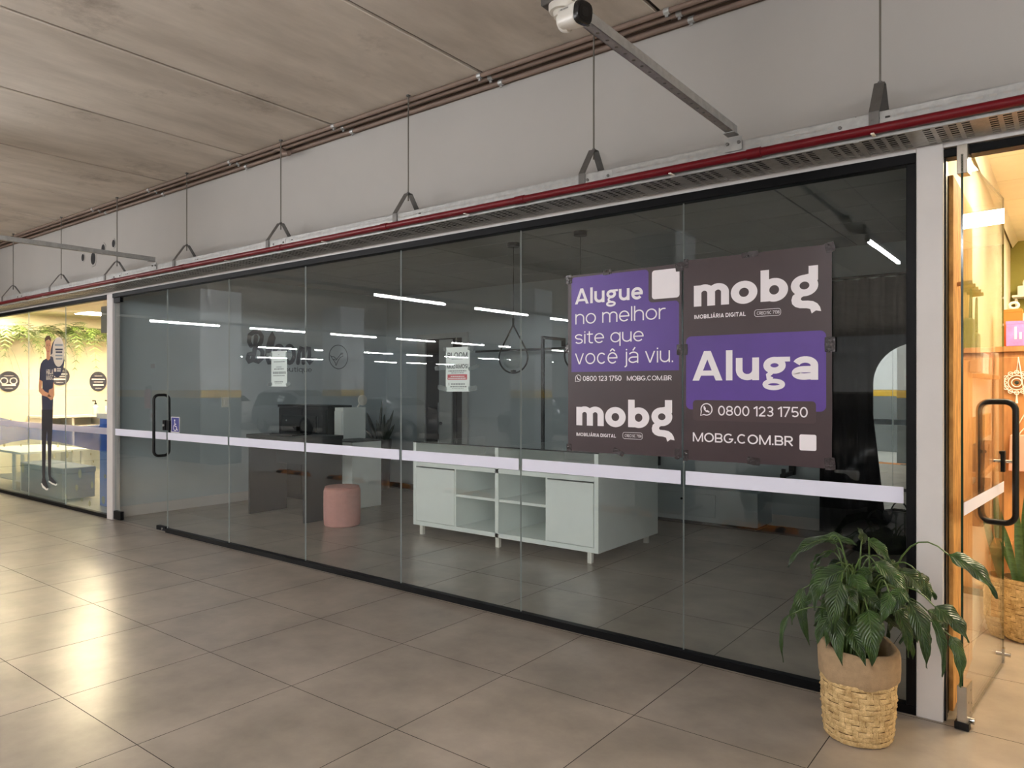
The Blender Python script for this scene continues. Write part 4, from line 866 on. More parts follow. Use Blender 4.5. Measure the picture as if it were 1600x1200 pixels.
tapes(p2, [(-1.775, 2.30, .03, .05, 0), (-1.40, 2.31, .09, .03, .03), (-.985, 2.30, .045, .05, .2), (-.985, 1.80, .05, .075, 0), (-1.775, 1.80, .02, .06, 0), (-1.775, 1.185, .03, .06, 0), (-1.38, 1.175, .07, .04, -.1), (-.985, 1.185, .05, .06, .1)])
# ---- notices taped inside the glass
def notice(label, T, zz):
    x0, x1, z0, z1 = T['paper']
    n = thing('paper_notice', label, 'notice', ((x0+x1)/2, 3.98, z0), 'paper notices on the glass')
    sheet('sheet', x0, x1, z0, z1, 3.9790, 3.9800, 'paper', n, 4, 5, .0008)
    return n
n1 = notice('white paper notice reading Bloom and Mudamos with a red band', NT, 1)
yp = 3.9783
lettering('BLOOM', NT['bloom'], yp, 'ink_dark', n1, wt=.13, track=.04)
lettering('MUDAMOS!', NT['mud'], yp, 'ink_dark', n1, wt=.14)
MB().prism(rrect(*NT['red'], .004), yp, yp+.0004).build('red_band', 'ink_red', n1)
def fine_print(box, d, m, parent, k):
    x0, x1, z0, z1 = box; mb = MB(); x = x0; rnd = random.Random(k)
    while x < x1-.004:
        w = min(rnd.uniform(.008, .024), x1-x); mb.flat([(x, z0), (x+w, z0), (x+w, z1), (x, z1)], d); x += w+.004
    mb.build('fine_print', m, parent, recalc=False)
for k in (0, 1, 2, 5, 6, 7): fine_print(NT['l%d' % k], yp, 'ink_grey', n1, k)
for k in (3, 4): fine_print(NT['l%d' % k], yp-.0004, 'paper', n1, k)
MB().stroke(ell(-3.665, 1.605, .006, .009, 12)+[(-3.659, 1.605)], .0018, yp, caps=False).build('pin_icon', 'ink_dark', n1, recalc=False)
tapes(n1, [(-3.705, 1.865, .03, .03, .2), (-3.45, 1.865, .05, .035, -.3), (-3.75, 1.727, .11, .035, .05), (-3.42, 1.725, .10, .025, .25), (-3.73, 1.575, .09, .035, -.2), (-3.43, 1.573, .08, .035, .1)], 'tape_clear', 3.9762)
n2 = notice('narrow plain white paper notice taped over the wall logo', MT, 1)
for k in range(8): fine_print(MT['l%d' % k], yp, 'ink_grey', n2, k+20)
x0, x1, z0, z1 = MT['paper']
tapes(n2, [(x0-.03, z1-.035, .09, .045, .1), (x1+.03, z1-.04, .09, .05, -.1), (x0-.02, z0+.02, .07, .03, .1), (x1+.02, z0+.02, .06, .035, .4)], 'tape_clear', 3.9762)
# ---- wheelchair access sticker
w = thing('access_sticker', 'small blue square sticker with white wheelchair symbol beside the door lock', 'sticker', (-7.64, 3.96, 1.1))
x0, x1, z0, z1 = -7.730, -7.553, 1.098, 1.266
MB().prism(rrect(x0, x1, z0, z1, .008), 3.9632, 3.9640).build('border', 'ink_white', w)
MB().prism(rrect(x0+.008, x1-.008, z0+.008, z1-.008, .006), 3.9626, 3.9632).build('field', 'sign_blue', w)
cx, cz = -7.645, 1.165; mb = MB(); dd = 3.962
mb.stroke([(cx+.032*math.cos(a), cz-.015+.032*math.sin(a)) for a in [2.2+3.9*k/16 for k in range(17)]], .009, dd)
mb.flat(ell(cx-.008, cz+.062, .0115, .0115, 14), dd)
mb.stroke([(cx-.008, cz+.045), (cx-.003, cz), (cx+.028, cz-.002), (cx+.042, cz-.042), (cx+.055, cz-.038)], .011, dd)
mb.stroke([(cx-.005, cz+.024), (cx+.022, cz+.022)], .009, dd)
mb.build('wheelchair_symbol', 'ink_white', w, recalc=False)

# ================================================================== INSIDE THE EMPTY SHOP
# ---- wall lettering and bird emblem
lg = thing('wall_logo', 'dark script lettering Bloom boutique painted on the grey side wall', 'lettering', (-9.175, 6.4, 1.8))
for s_ in LOGO: MB().stroke(s_, .068, -9.1725, 'yz').build('script_letter', 'logo_paint', lg, recalc=False)
lettering('boutique', BOUT, -9.1725, 'logo_paint', lg, plane='yz', wt=.10)
em = thing('bird_emblem', 'round thin line bird emblem on the grey side wall', 'emblem', (-9.175, BIRDC[0], BIRDC[1]-BIRDC[2]))
MB().stroke(ell(BIRDC[0], BIRDC[1], BIRDC[2], BIRDC[2]*1.02, 40)+[(BIRDC[0]+BIRDC[2], BIRDC[1])], .013, -9.1725, 'yz', caps=False).build('ring', 'logo_paint', em, recalc=False)
mb = MB()
for s_ in BIRD: mb.stroke(s_, .012, -9.1725, 'yz')
mb.build('bird', 'logo_paint', em, recalc=False)
for y, z, lab in ((6.37, 1.22, 'white double wall switch above the black counter'), (5.46, 1.385, 'small white wall switch near the glass door')):
    sw = thing('wall_switch', lab, 'switch', (-9.175, y, z-.06))
    B(-9.18, -9.172, y-.055, y+.055, z-.07, z+.07).build('plate', 'white_obj', sw, bevel=.003)
    B(-9.172, -9.167, y-.018, y+.018, z-.03, z+.03).build('rocker', 'white_obj', sw, bevel=.002)
# ---- black reception counter
ds = thing('reception_counter', 'black reception counter on two slab legs by the side wall', 'counter', (-7.6, 5.45, 0))
B(-8.20, -7.05, 5.16, 5.76, .955, 1.0).build('top', 'black_desk', ds, bevel=.003)
B(-8.18, -8.14, 5.18, 5.72, 0, .955).build('leg', 'black_desk', ds, bevel=.002)
B(-7.10, -7.06, 5.20, 5.75, 0, .955).build('leg', 'black_desk', ds, bevel=.002)
B(-8.14, -7.10, 5.56, 5.585, .62, .955).build('apron', 'black_desk', ds, bevel=.002)
mo = thing('monitor', 'black flat monitor standing on the reception counter', 'monitor', (-7.6, 5.5, 1.0))
mb = MB().box(-7.95, -7.25, 5.50, 5.53, 1.03, 1.235); mb.build('screen_housing', 'screen', mo, bevel=.006)
B(-7.64, -7.56, 5.50, 5.54, 1.01, 1.10).build('stand', 'black_steel', mo); B(-7.74, -7.46, 5.42, 5.60, 1.0, 1.012).build('foot', 'black_steel', mo, bevel=.003)
MB().lathe([(.012, 0), (.012, -.003), (0, -.003)], 12, (-7.84, 5.499, 1.17), axis='y').build('badge', 'chrome', mo)
kb = thing('keyboard', 'dark keyboard lying on the reception counter before the monitor', 'keyboard', (-7.6, 5.3, 1.0))
B(-7.82, -7.36, 5.24, 5.37, 1.0, 1.018).build('body', 'black_steel', kb, bevel=.004)
MB().box(-7.80, -7.38, 5.255, 5.355, 1.018, 1.026).build('keys', 'screen', kb)
# back counter: black shelf unit and white cabinet
bc = thing('back_cabinet', 'tall black cabinet standing behind the reception counter', 'cabinet', (-8.6, 6.5, 0))
B(-9.16, -8.05, 6.30, 6.70, .0, 1.30).build('body', 'black_desk', bc, bevel=.003); B(-9.17, -8.03, 6.28, 6.71, 1.30, 1.335).build('top', 'black_desk', bc, bevel=.003)
for k in range(2): B(-9.14+k*.55, -8.61+k*.55, 6.282, 6.30, .08, 1.28).build('door', 'black_desk', bc, bevel=.002)
wt = thing('white_tower', 'tall narrow white cabinet at the end of the black cabinet', 'cabinet', (-7.9, 6.5, 0))
B(-8.02, -7.845, 6.40, 6.80, 0, 1.31).build('body', 'lacquer', wt, bevel=.003)
B(-8.01, -7.855, 6.384, 6.40, .06, 1.26).build('door', 'lacquer', wt, bevel=.002)
wc = thing('low_white_cabinet', 'low white cabinet beside the pink pouf', 'cabinet', (-7.6, 6.4, 0))
B(-7.82, -7.37, 6.16, 6.66, 0, .87).build('body', 'lacquer', wc, bevel=.003); B(-7.84, -7.35, 6.15, 6.67, .87, .885).build('top', 'black_desk', wc, bevel=.002)
fn = thing('desk_fan', 'small white round fan on top of the narrow white cabinet', 'fan', (-7.78, 6.75, 1.2))
MB().lathe([(.0, 0), (.05, .01), (.075, .03), (.075, .05), (0, .07)], 20, (-7.86, 6.72, 1.41), axis='x').build('cage', 'white_obj', fn, smooth=True)
MB().tube([(-7.83, 6.72, 1.41), (-7.90, 6.70, 1.31)], .012, 8).build('bracket', 'white_obj', fn)
# ---- pink pouf
po = thing('pouf', 'round pink upholstered pouf on the tile floor', 'pouf', (-6.66, 5.42, 0))
MB().lathe([(0, .0), (.19, .0), (.203, .012), (.208, .06), (.210, .25), (.208, .40), (.200, .425), (.185, .435)], 40, (-6.66, 5.42, 0)).build('side', 'pink', po, smooth=True)
MB().lathe([(.193, .434), (.196, .441), (.19, .448), (.12, .455), (0, .457)], 40, (-6.66, 5.42, 0)).build('cushion_top', 'pink', po, smooth=True)
# ---- snake plant in a tall black planter
sp = thing('snake_plant', 'dark snake plant in a tall black planter in the corner', 'plant', (-8.55, 7.72, 0))
MB().lathe([(0, 0), (.13, 0), (.17, .78), (.155, .78), (.15, .74), (0, .74)], 24, (-8.55, 7.72, 0)).build('planter', 'pot_black', sp, smooth=True)
def blade(base, tip, w, mb, bend=(0,0,0), n=7, face=(0.6,-0.8,0)):
    a, c = Vector(base), Vector(tip); m_ = (a+c)/2+Vector(bend); P_ = bez(a, m_, c, n); f_ = Vector(face).normalized()
    L_ = []
    for i, p in enumerate(P_):
        tt = i/n; ww = w*(.75+.6*tt-1.35*tt**3) if i < n else .001
        tg = (P_[min(i+1, n)]-P_[max(i-1, 0)]).normalized(); sd = tg.cross(f_).normalized()
        L_ += [p-sd*ww/2+f_*.012*ww/.06, p, p+sd*ww/2+f_*.012*ww/.06]
    mb.add(L_, [q for i in range(n) for q in ((3*i, 3*i+1, 3*i+4, 3*i+3), (3*i+1, 3*i+2, 3*i+5, 3*i+4))])
    return mb
for bx_, tx_, tz, w_ in ((-.03, .02, 1.40, .055), (-.06, -.22, 1.20, .075), (.02, .06, 1.18, .08), (.05, .20, 1.24, .06), (-.08, -.26, .95, .05), (.07, .22, 1.02, .06), (.0, -.07, 1.08, .08), (.03, .12, 1.10, .07)):
    r_ = Vector((.7915, .611, 0))
    b_ = Vector((-8.55, 7.72, .72))+r_*bx_; e_ = Vector((-8.55, 7.72, 0))+r_*tx_; e_.z = tz
    blade(b_, e_, w_, MB(), (0, 0, .02)).build('leaf', 'dark_leaf', sp, recalc=False, smooth=True)
# ---- white display cabinet
cb = thing('display_cabinet', 'long white display cabinet on legs with a glass top case', 'cabinet', (-4.49, 6.15, 0))
X0, X1, F, K = -5.655, -3.33, 5.57, 6.74
B(X0, X0+.045, F, K, .10, .99).build('side_panel', 'lacquer', cb, bevel=.002)
B(X1-.045, X1, F, K, .10, .99).build('side_panel', 'lacquer', cb, bevel=.002)
B(-4.515, -4.470, F, K, .10, .99).build('divider', 'lacquer', cb, bevel=.002)
B(X0+.045, X1-.045, F, K, .10, .145).build('bottom_panel', 'lacquer', cb, bevel=.002)
B(X0+.045, X1-.045, F, K, .735, .780).build('deck', 'lacquer', cb, bevel=.002)
B(X0+.045, X1-.045, K-.02, K, .145, .735).build('back_panel', 'shelf_in', cb)
B(X0+.02, X1-.02, K-.03, K-.01, .78, .985).build('back_glass', 'glass_clear', cb)
for a, b in ((-5.035, -4.515), (-4.47, -3.905)): B(a, b, F+.01, K-.3, .452, .480).build('shelf', 'lacquer', cb, bevel=.002)
B(-5.055, -5.035, F+.004, K-.02, .145, .735).build('partition', 'lacquer', cb); B(-3.905, -3.885, F+.004, K-.02, .145, .735).build('partition', 'lacquer', cb)
for a, b in ((X0+.05, -5.052), (-3.888, X1-.05)): B(a, b, F-.004, F+.014, .150, .722).build('door', 'lacquer', cb, bevel=.002)
g = B(X0, X1, F, K, .990, .998).build('glass_top', ['glass_clear'], cb)
B(X0+.045, X1-.045, F+.004, F+.010, .785, .990).build('front_glass', 'glass_clear', cb)
B(X0, X1, F-.001, F+.006, .988, 1.000).build('glass_edge', 'black_steel', cb)
for x in (-5.545, -4.495, -3.43):
    for y in (5.60, 6.68): B(x-.022, x+.022, y-.02, y+.02, 0, .10).build('leg', 'white_obj', cb, bevel=.002)
# ---- pendant lamps
def pendant(x, y, lab):
    p = thing('pendant_lamp', lab, 'lamp', (x, y, 1.73), 'teardrop pendants')
    MB().lathe([(0, 0), (.062, 0), (.066, .006), (.066, .042), (0, .042)], 24, (x, y, SHOP_CEIL-.042)).build('canopy', 'black_steel', p, smooth=True)
    MB().tube([(x, y, 2.30), (x, y, SHOP_CEIL-.04)], .0035, 6).build('cord', 'black_steel', p)
    R_ = Vector((.97, .24, 0)); c = Vector((x, y, 1.90)); r = .165; pts = []
    for k in range(25):
        a = math.radians(-90-115+230*k/24); pts.append(c+R_*r*math.cos(a)+Vector((0,0,r*math.sin(a))))
    pts = [Vector((x, y, 2.24))]+pts+[Vector((x, y, 2.24))]
    MB().tube(pts, .009, 8).build('loop', 'black_steel', p, smooth=True)
    MB().tube([(x, y, 2.215), (x, y, 2.31)], .012, 8).build('grip', 'black_steel', p, smooth=True)
    MB().lathe([(0, -.105)]+[(.105*math.sin(PI*k/12), -.105*math.cos(PI*k/12)) for k in range(1, 12)]+[(0, .105)], 24, (x, y, 1.875)).build('globe', 'glass_clear', p, smooth='all')
    MB().lathe([(0, 0), (.03, 0), (.03, .03), (0, .035)], 14, (x, y, 1.735)).build('socket', 'black_steel', p)
pendant(-4.65, 6.045, 'black teardrop pendant lamp with clear globe, above the white display cabinet')
pendant(-3.786, 5.995, 'black pendant lamp hanging behind the text poster')
# ---- doorway in the back wall with ajar leaf
bd = thing('back_door', 'pale door standing ajar in a dark opening of the back wall', 'door', (-7.8, BACK, 0))
B(-8.30, -7.34, BACK-.006, BACK-.001, 0, 2.36).build('opening', 'dark_gap', bd)
for a, b in ((-8.42, -8.24), (-7.44, -7.33)): B(a, b, BACK-.05, BACK-.006, 0, 2.36).build('jamb', 'door_leaf', bd, bevel=.003)
B(-8.42, -7.33, BACK-.05, BACK-.006, 2.36, 2.44).build('head', 'door_leaf', bd, bevel=.003)
lf_ = B(-7.93, -7.66, BACK-.045, BACK-.008, 0.01, 2.34).build('leaf', 'door_leaf', bd, bevel=.003)
B(-7.60, -7.575, BACK-.04, BACK-.008, 0, 2.36).build('edge_strip', 'black_steel', bd)
MB().lathe([(.025, 0), (.025, -.02), (0, -.03)], 14, (-7.88, BACK-.045, 1.02), axis='y').build('knob', 'black_steel', lf_, smooth=True)
MB().tube([(-7.915, BACK-.07, 1.35), (-7.915, BACK-.07, .85)], .008, 8).build('pull', 'chrome', lf_)
# ---- clothes racks
def rack(x, lab, zt, full=True):
    r = thing('clothes_rack', lab, 'clothes rack', (x, 8.0, 0), 'wall racks')
    mb = MB(); y0 = 7.90; q = .038
    B(x-q/2, x+q/2, y0-q/2, y0+q/2, 0, zt).build('post', 'black_steel', r)
    B(x-q/2, x+q/2, y0, BACK, zt-q, zt).build('arm', 'black_steel', r)
    B(x-q/2, x+q/2, BACK-.05, BACK, zt-.12, zt).build('wall_foot', 'black_steel', r)
    return r
r1 = rack(-5.58, 'black square tube clothes rack between the moving notice and the text poster', 2.27)
B(-6.85, -4.5, 8.0, 8.03, 2.09, 2.12).build('rail', 'black_steel', r1)
rack(-4.5, 'black clothes rack hidden behind the text poster', 2.27)
for x, lab in ((-4.15, 'black rack hook showing below the seam of the posters'), (-2.49, 'black rack hook showing below the large letters poster')):
    h = thing('rack_hook', lab, 'hook', (x, 8.2, .6), 'low rack hooks')
    B(x-.03, x+.03, BACK-.06, BACK, .60, 1.6).build('upright', 'black_steel', h)
    B(x-.02, x+.02, 8.02, BACK-.06, .60, .64).build('arm', 'black_steel', h)
    B(x+.0, x+.04, 8.00, 8.03, .60, .70).build('tip', 'black_steel', h)
# ---- low bench box against the back wall
lb = thing('low_bench', 'low grey drawer bench against the back wall under the posters', 'bench', (-3.35, 8.15, 0))
B(-4.1, -2.72, 7.92, BACK-.02, .04, .42).build('body', 'wall_shop', lb, bevel=.004)
dr = B(-3.98, -3.20, 7.905, 7.92, .10, .36).build('drawer', 'wall_shop', lb, bevel=.003)
MB().lathe([(.014, 0), (.014, -.012), (0, -.015)], 12, (-3.6, 7.905, .29), axis='y').build('knob', 'black_steel', dr)
B(-4.06, -2.76, 7.96, BACK-.05, 0, .04).build('plinth', 'dark_gap', lb)
# ---- black curtain
cu = thing('curtain', 'floor length black curtain hanging at the end of the back wall', 'curtain', (-1.5, 8.2, 0))
mb = MB(); n = 60
vs = []
for j, z in enumerate((.02, .9, 1.8, 2.72)):
    for i in range(n+1):
        x = -2.16+1.56*i/n; vs.append((x, 8.24+.045*math.sin(i*.95+j*.3)+.015*math.sin(i*2.3), z))
mb.add(vs, [(j*(n+1)+i, j*(n+1)+i+1, (j+1)*(n+1)+i+1, (j+1)*(n+1)+i) for j in range(3) for i in range(n)])
mb.build('cloth', 'curtain', cu, recalc=False, smooth='all')
MB().tube([(-2.2, 8.24, 2.74), (-.59, 8.24, 2.74)], .014, 8).build('rod', 'black_steel', cu)
# ---- arched mirror
mi = thing('arched_mirror', 'tall frameless arched mirror leaning in front of the black curtain', 'mirror', (-1.25, 8.05, 0))
mx, my, hw, zb, zs_ = -1.20, 8.05, .40, .35, 1.62
pts = [(mx-hw*.74, zb), (mx+hw*.74, zb), (mx+hw, 1.3)]+[(mx+hw*math.cos(a), zs_+hw*math.sin(a)) for a in [PI*k/24 for k in range(25)]]+[(mx-hw, 1.3)]
def turn(o, a=math.radians(-5.5)):                 # the mirror stands slightly turned towards the garage
    M_ = Matrix.Translation((mx, my, 0)) @ Matrix.Rotation(a, 4, 'Z') @ Matrix.Translation((-mx, -my, 0)); o.data.transform(M_); return o
turn(MB().prism(pts, my, my+.006).build('glass', 'mirror', mi))
turn(MB().prism([(mx+(p[0]-mx)*1.02, zb-.01+(p[1]-zb)*1.012) for p in pts], my+.007, my+.02).build('backing', 'black_steel', mi))
turn(B(mx-.30, mx+.30, my-.02, my+.08, 0, .345).build('stand', 'black_desk', mi, bevel=.004))
# dark heap by the curtain
hp = thing('dark_bag', 'crumpled black bag on the floor before the mirror', 'bag', (-1.6, 7.7, 0))
mb = MB(); n = 14; rings = []
prof = [(.10, 0), (.24, .01), (.27, .09), (.22, .19), (.14, .27), (.05, .31)]
for r, z in prof:
    for k in range(n):
        a = 2*PI*k/n; q = r*(1+.18*math.sin(3*a+z*20)+random.uniform(-.08, .08)); rings.append((-1.5+q*math.cos(a)*1.25, 7.7+q*math.sin(a)*.8, z+random.uniform(-.01, .01)*(z > .02)))
mb.add(rings, [(i*n+k, i*n+(k+1) % n, (i+1)*n+(k+1) % n, (i+1)*n+k) for i in range(len(prof)-1) for k in range(n)]+[tuple(range(n))[::-1], tuple(range((len(prof)-1)*n, len(prof)*n))])
mb.build('bag_body', 'curtain', hp, smooth='all')
MB().tube(bez((-1.58, 7.70, .29), (-1.5, 7.68, .50), (-1.40, 7.70, .29), 10), .008, 6).build('strap', 'black_steel', hp)

# ================================================================== WARM LIT SHOP BEYOND THE WHITE POST
def panel_lamp(x, y, z, w, d, m, lab, group):
    t = thing('ceiling_panel_lamp', lab, 'lamp', (x, y, z), group)
    B(x-w/2, x+w/2, y-d/2, y+d/2, z-.012, z).build('frame', 'white_obj', t)
    B(x-w/2+.02, x+w/2-.02, y-d/2+.02, y+d/2-.02, z-.016, z-.012).build('diffuser', m, t)
panel_lamp(-14.15, 5.9, 2.95, .62, .62, 'panel_left', 'square ceiling lamp glowing above the ferns of the cream shop', 'cream shop lamps')
panel_lamp(-14.75, 4.50, 2.95, .62, .62, 'panel_left', 'square ceiling lamp over the low white table of the cream shop', 'cream shop lamps')
panel_lamp(-11.75, 4.72, 2.95, .62, .62, 'panel_left', 'square ceiling lamp over the grey bench of the cream shop', 'cream shop lamps')
panel_lamp(-11.4, 6.9, 2.95, .62, .62, 'panel_left', 'square ceiling lamp deep inside the cream shop', 'cream shop lamps')
# ---- oval signs
for k, (y, z, ry, rz, lab) in enumerate(((4.90, 1.70, .175, .19, 'dark oval wall sign with two pale drawings, beside the printed figure'), (5.75, 1.81, .175, .18, 'dark oval wall sign half hidden behind the speech bubble'), (6.45, 1.71, .16, .20, 'dark oval wall sign above the white side counter'))):
    t = thing('oval_sign', lab, 'sign', (-15.49, y, z-rz), 'oval wall signs')
    MB().prism(ell(y, z, ry, rz, 36), -15.499, -15.485, 'yz').build('board', 'navy', t)
    mb = MB()
    for j, (a, b, dz, h) in enumerate(((-.5, .5, .55, .05), (-.85, .85, .22, .12), (-.6, .6, -.05, .06), (-.7, .7, -.35, .16), (-.4, .4, -.68, .05))):
        if k == 0 and j in (1, 2): continue
        mb.flat([(y+a*ry*.9, z+(dz-h/2)*rz), (y+b*ry*.9, z+(dz-h/2)*rz), (y+b*ry*.9, z+(dz+h/2)*rz), (y+a*ry*.9, z+(dz+h/2)*rz)], -15.484, 'yz')
    mb.build('print', 'ink_white', t, recalc=False)
    if k == 0:
        for dy in (-.075, .075): MB().stroke(ell(y+dy, z+.01, .055, .055, 18)+[(y+dy+.055, z+.01)], .018, -15.4835, 'yz', caps=False).build('drawing', 'ink_white', t, recalc=False)
# ---- hanging ferns on a white rail
rl = thing('plant_rail', 'white wooden plant rail fixed along the cream side wall', 'rail', (-15.3, 6, 2.5))
B(-15.48, -15.22, 4.1, 8.0, 2.52, 2.55).build('board', 'white_obj', rl)
for y in (4.4, 5.5, 6.6, 7.7): B(-15.48, -15.46, y-.012, y+.012, 2.40, 2.52).build('bracket', 'white_obj', rl)
def frond(base, d, length, droop, rnd):
    mb = MB(); P_ = []; b = Vector(base); d = Vector(d).normalized()
    n = 11
    for i in range(n+1):
        t_ = i/n; P_.append(b+d*length*t_*(1-.25*t_)+Vector((0, 0, .16*math.sin(min(t_*2.2, PI))*length-droop*t_*t_*length)))
    mb.tube(P_, [.006*(1-.8*i/n) for i in range(n+1)], 4, cap=False)
    for i in range(1, n):
        tg = (P_[i+1]-P_[i-1]).normalized(); sd = tg.cross(Vector((0,0,1)))
        if sd.length < .1: sd = tg.cross(Vector((1,0,0)))
        sd.normalize(); ll = .13*math.sin(PI*(i/n)**.7)+.02
        for s in (-1, 1):
            e = P_[i]+sd*s*ll+tg*ll*.5+Vector((0,0,-.025)); w = tg*.013
            mb.add([P_[i]-w, P_[i]+w, e+w*.3, e-w*.3], [(0,1,2,3)])
    return mb
for k in range(6):
    y = 4.35+k*.47; lab = ['leafy hanging fern at the glass edge of the rail', 'leafy hanging fern above the oval sign with two drawings', 'leafy hanging fern over the head of the printed figure', 'leafy hanging fern beside the speech bubble', 'leafy hanging fern above the sanitiser bottle', 'leafy hanging fern next to the white post'][k]
    t = thing('hanging_fern', lab, 'fern', (-15.22, y, 2.55), 'ferns on the rail')
    MB().lathe([(0, 0), (.06, 0), (.08, .09), (.07, .09), (0, .08)], 14, (-15.30, y, 2.55)).build('pot', 'white_obj', t, smooth=True)
    rnd = random.Random(k+40)
    for j in range(12):
        a = rnd.uniform(-1.5, 1.5)
        frond((-15.25, y, 2.60), (math.cos(a)*.8, math.sin(a)*1.1, rnd.uniform(-.1, .5)), rnd.uniform(.45, .95), rnd.uniform(.2, 1.3), rnd).build('frond', 'fern', t, recalc=False)
# ---- counter, sanitiser, blue cabinet, table, bench
wcn = thing('side_counter', 'long white counter with open niches along the cream wall', 'counter', (-14.9, 6.2, 0))
B(-15.5, -14.88, 5.2, 8.0, 1.02, 1.06).build('top', 'white_obj', wcn, bevel=.003)
for y in (5.22, 5.75, 6.3, 6.9, 7.5): B(-15.45, -14.92, y, y+.04, .0, 1.02).build('divider', 'white_obj', wcn)
B(-15.49, -15.45, 5.2, 8.0, 0, 1.02).build('back', 'white_obj', wcn); B(-15.45, -14.92, 5.26, 7.5, .84, .87).build('shelf', 'white_obj', wcn)
for x, y, lab in ((-14.98, 6.19, 'clear pump bottle with black nozzle standing on the white counter'), (-14.98, 6.42, 'second pump bottle on the white counter next to the white post')):
    t = thing('pump_bottle', lab, 'bottle', (x, y, 1.06), 'pump bottles')
    MB().lathe([(0, 0), (.05, 0), (.055, .01), (.055, .15), (.02, .185), (.02, .20)], 16, (x, y, 1.06)).build('body', 'paper', t, smooth=True)
    MB().lathe([(.022, 0), (.022, .03), (.008, .035), (.008, .07)], 12, (x, y, 1.26)).build('collar', 'black_steel', t)
    MB().tube([(x, y, 1.33), (x+.01, y-.06, 1.335)], .011, 8).build('nozzle', 'black_steel', t)
bl = thing('blue_cabinet', 'bright blue cabinet with white top right behind the white post', 'cabinet', (-9.9, 4.8, 0))
B(-10.33, -9.45, 4.32, 5.2, 0, 1.17).build('body', 'blue_obj', bl, bevel=.004); B(-10.36, -9.43, 4.29, 5.22, 1.17, 1.24).build('top', 'white_obj', bl, bevel=.004)
tb = thing('white_table', 'low white table with lower shelf inside the cream shop', 'table', (-13.4, 4.7, 0))
B(-14.2, -12.62, 4.15, 5.1, .565, .60).build('top', 'white_obj', tb, bevel=.003); B(-14.15, -12.68, 4.2, 5.05, .13, .15).build('shelf', 'white_obj', tb)
for x in (-14.12, -13.05, -12.70):
    for y in (4.18, 5.02): B(x-.02, x+.02, y, y+.04, 0, .565).build('leg', 'white_obj', tb)
bn = thing('upholstered_bench', 'grey upholstered block bench behind the decorated glass', 'bench', (-11.9, 4.35, 0))
B(-12.55, -11.05, 4.13, 4.56, .03, .38).build('base', 'bench_grey', bn, bevel=.01, segs=2)
B(-12.56, -11.04, 4.12, 4.57, .38, .465).build('cushion', 'bench_grey', bn, bevel=.02, segs=3)
# ---- price board hanging near the post
pb = thing('hanging_board', 'pale hanging board at the top of the glass next to the white post', 'sign', (-9.6, 4.15, 2.3))
B(-9.86, -9.42, 4.14, 4.15, 2.28, 2.62).build('board', 'grey_cloth', pb)
for x in (-9.8, -9.48): MB().tube([(x, 4.145, 2.62), (x, 4.145, 2.95)], .003, 5).build('cord', 'white_obj', pb)
# ---- wave film with dots on the glass
wv = thing('wave_film', 'translucent blue wave film with pale dots on the lower glass of the cream shop', 'window film', (-11, 3.977, .05))
yf = 3.9765
top = [(-14.1, WAVE[0][0][1]+.05)]+[tuple(p) for p in WAVE[0]]; top[-1] = (-9.232, top[-1][1])
midl = [(-14.1, WAVE[1][0][1]-.1)]+[tuple(p) for p in WAVE[1]]; midl[-1] = (-9.232, midl[-1][1])
mb = MB()
for i in range(len(top)-1): mb.flat([midl[i], midl[i+1], top[i+1], top[i]], yf)
mb.build('blue_band', 'film_blue', wv, recalc=False)
mb = MB()
for i in range(len(top)-1): mb.flat([(midl[i][0], .05), (midl[i+1][0], .05), midl[i+1], midl[i]], yf)
mb.build('pale_band', 'film_cyan', wv, recalc=False)
for x, z, rx, rz in DOTS: MB().flat(ell(x, z, rx, rz, 14), yf+.001).build('dot', 'film_dot', wv, recalc=False)
# ---- printed life-size figure on the glass
dc_ = thing('printed_figure', 'printed cutout of a standing person in navy T-shirt stuck on the glass', 'sticker', (-11, 3.963, .1))
def piece(k, m, lay, nm): return MB().prism(DEC[k], 3.9635-lay*.0005, 3.9640-lay*.0005).build(nm, m, dc_)
piece('bubbleb', 'navy', 0, 'dark_bubble'); piece('bubble', 'bubble', 1, 'speech_bubble'); piece('tail', 'bubble', 1, 'bubble_tail')  # dark printed bubble behind the pale one, carrying its own fine print
for k in range(5): piece('line%d' % k, 'ink_grey' if k in (0, 3, 4) else 'navy', 2, 'fine_print')
for k in range(5, 8): piece('line%d' % k, 'bubble', 2, 'fine_print')
piece('neck', 'skin', 1, 'neck'); piece('face', 'skin', 2, 'face'); piece('hair', 'hair', 3, 'hair')
piece('trousers', 'trouser', 1, 'trousers'); piece('shirt', 'navy', 2, 'shirt'); piece('arm', 'skin', 3, 'arm'); piece('hand', 'skin', 3, 'arm')
piece('shoe', 'trouser', 2, 'shoe'); piece('sole', 'white_obj', 2, 'shoe_sole'); piece('shoe2', 'trouser', 2, 'shoe'); piece('sole2', 'white_obj', 2, 'shoe_sole')
def bb(k): p = DEC[k]; return (min(q[0] for q in p), max(q[0] for q in p), min(q[1] for q in p), max(q[1] for q in p))
lettering('HBLA', bb('s1'), 3.9618, 'bubble', dc_, wt=.15); lettering('MAGC', bb('s2'), 3.9618, 'bubble', dc_, wt=.15)
f = bb('face'); fx0, fx1, fz0, fz1 = f; mb = MB(); yv = 3.9618
for u in (.33, .68): mb.flat(ell(fx0+u*(fx1-fx0), fz0+.62*(fz1-fz0), .013, .009, 10), yv)
for u in (.33, .68): mb.stroke([(fx0+(u-.1)*(fx1-fx0), fz0+.71*(fz1-fz0)), (fx0+(u+.1)*(fx1-fx0), fz0+.72*(fz1-fz0))], .007, yv)
mb.build('eyes', 'hair', dc_, recalc=False)
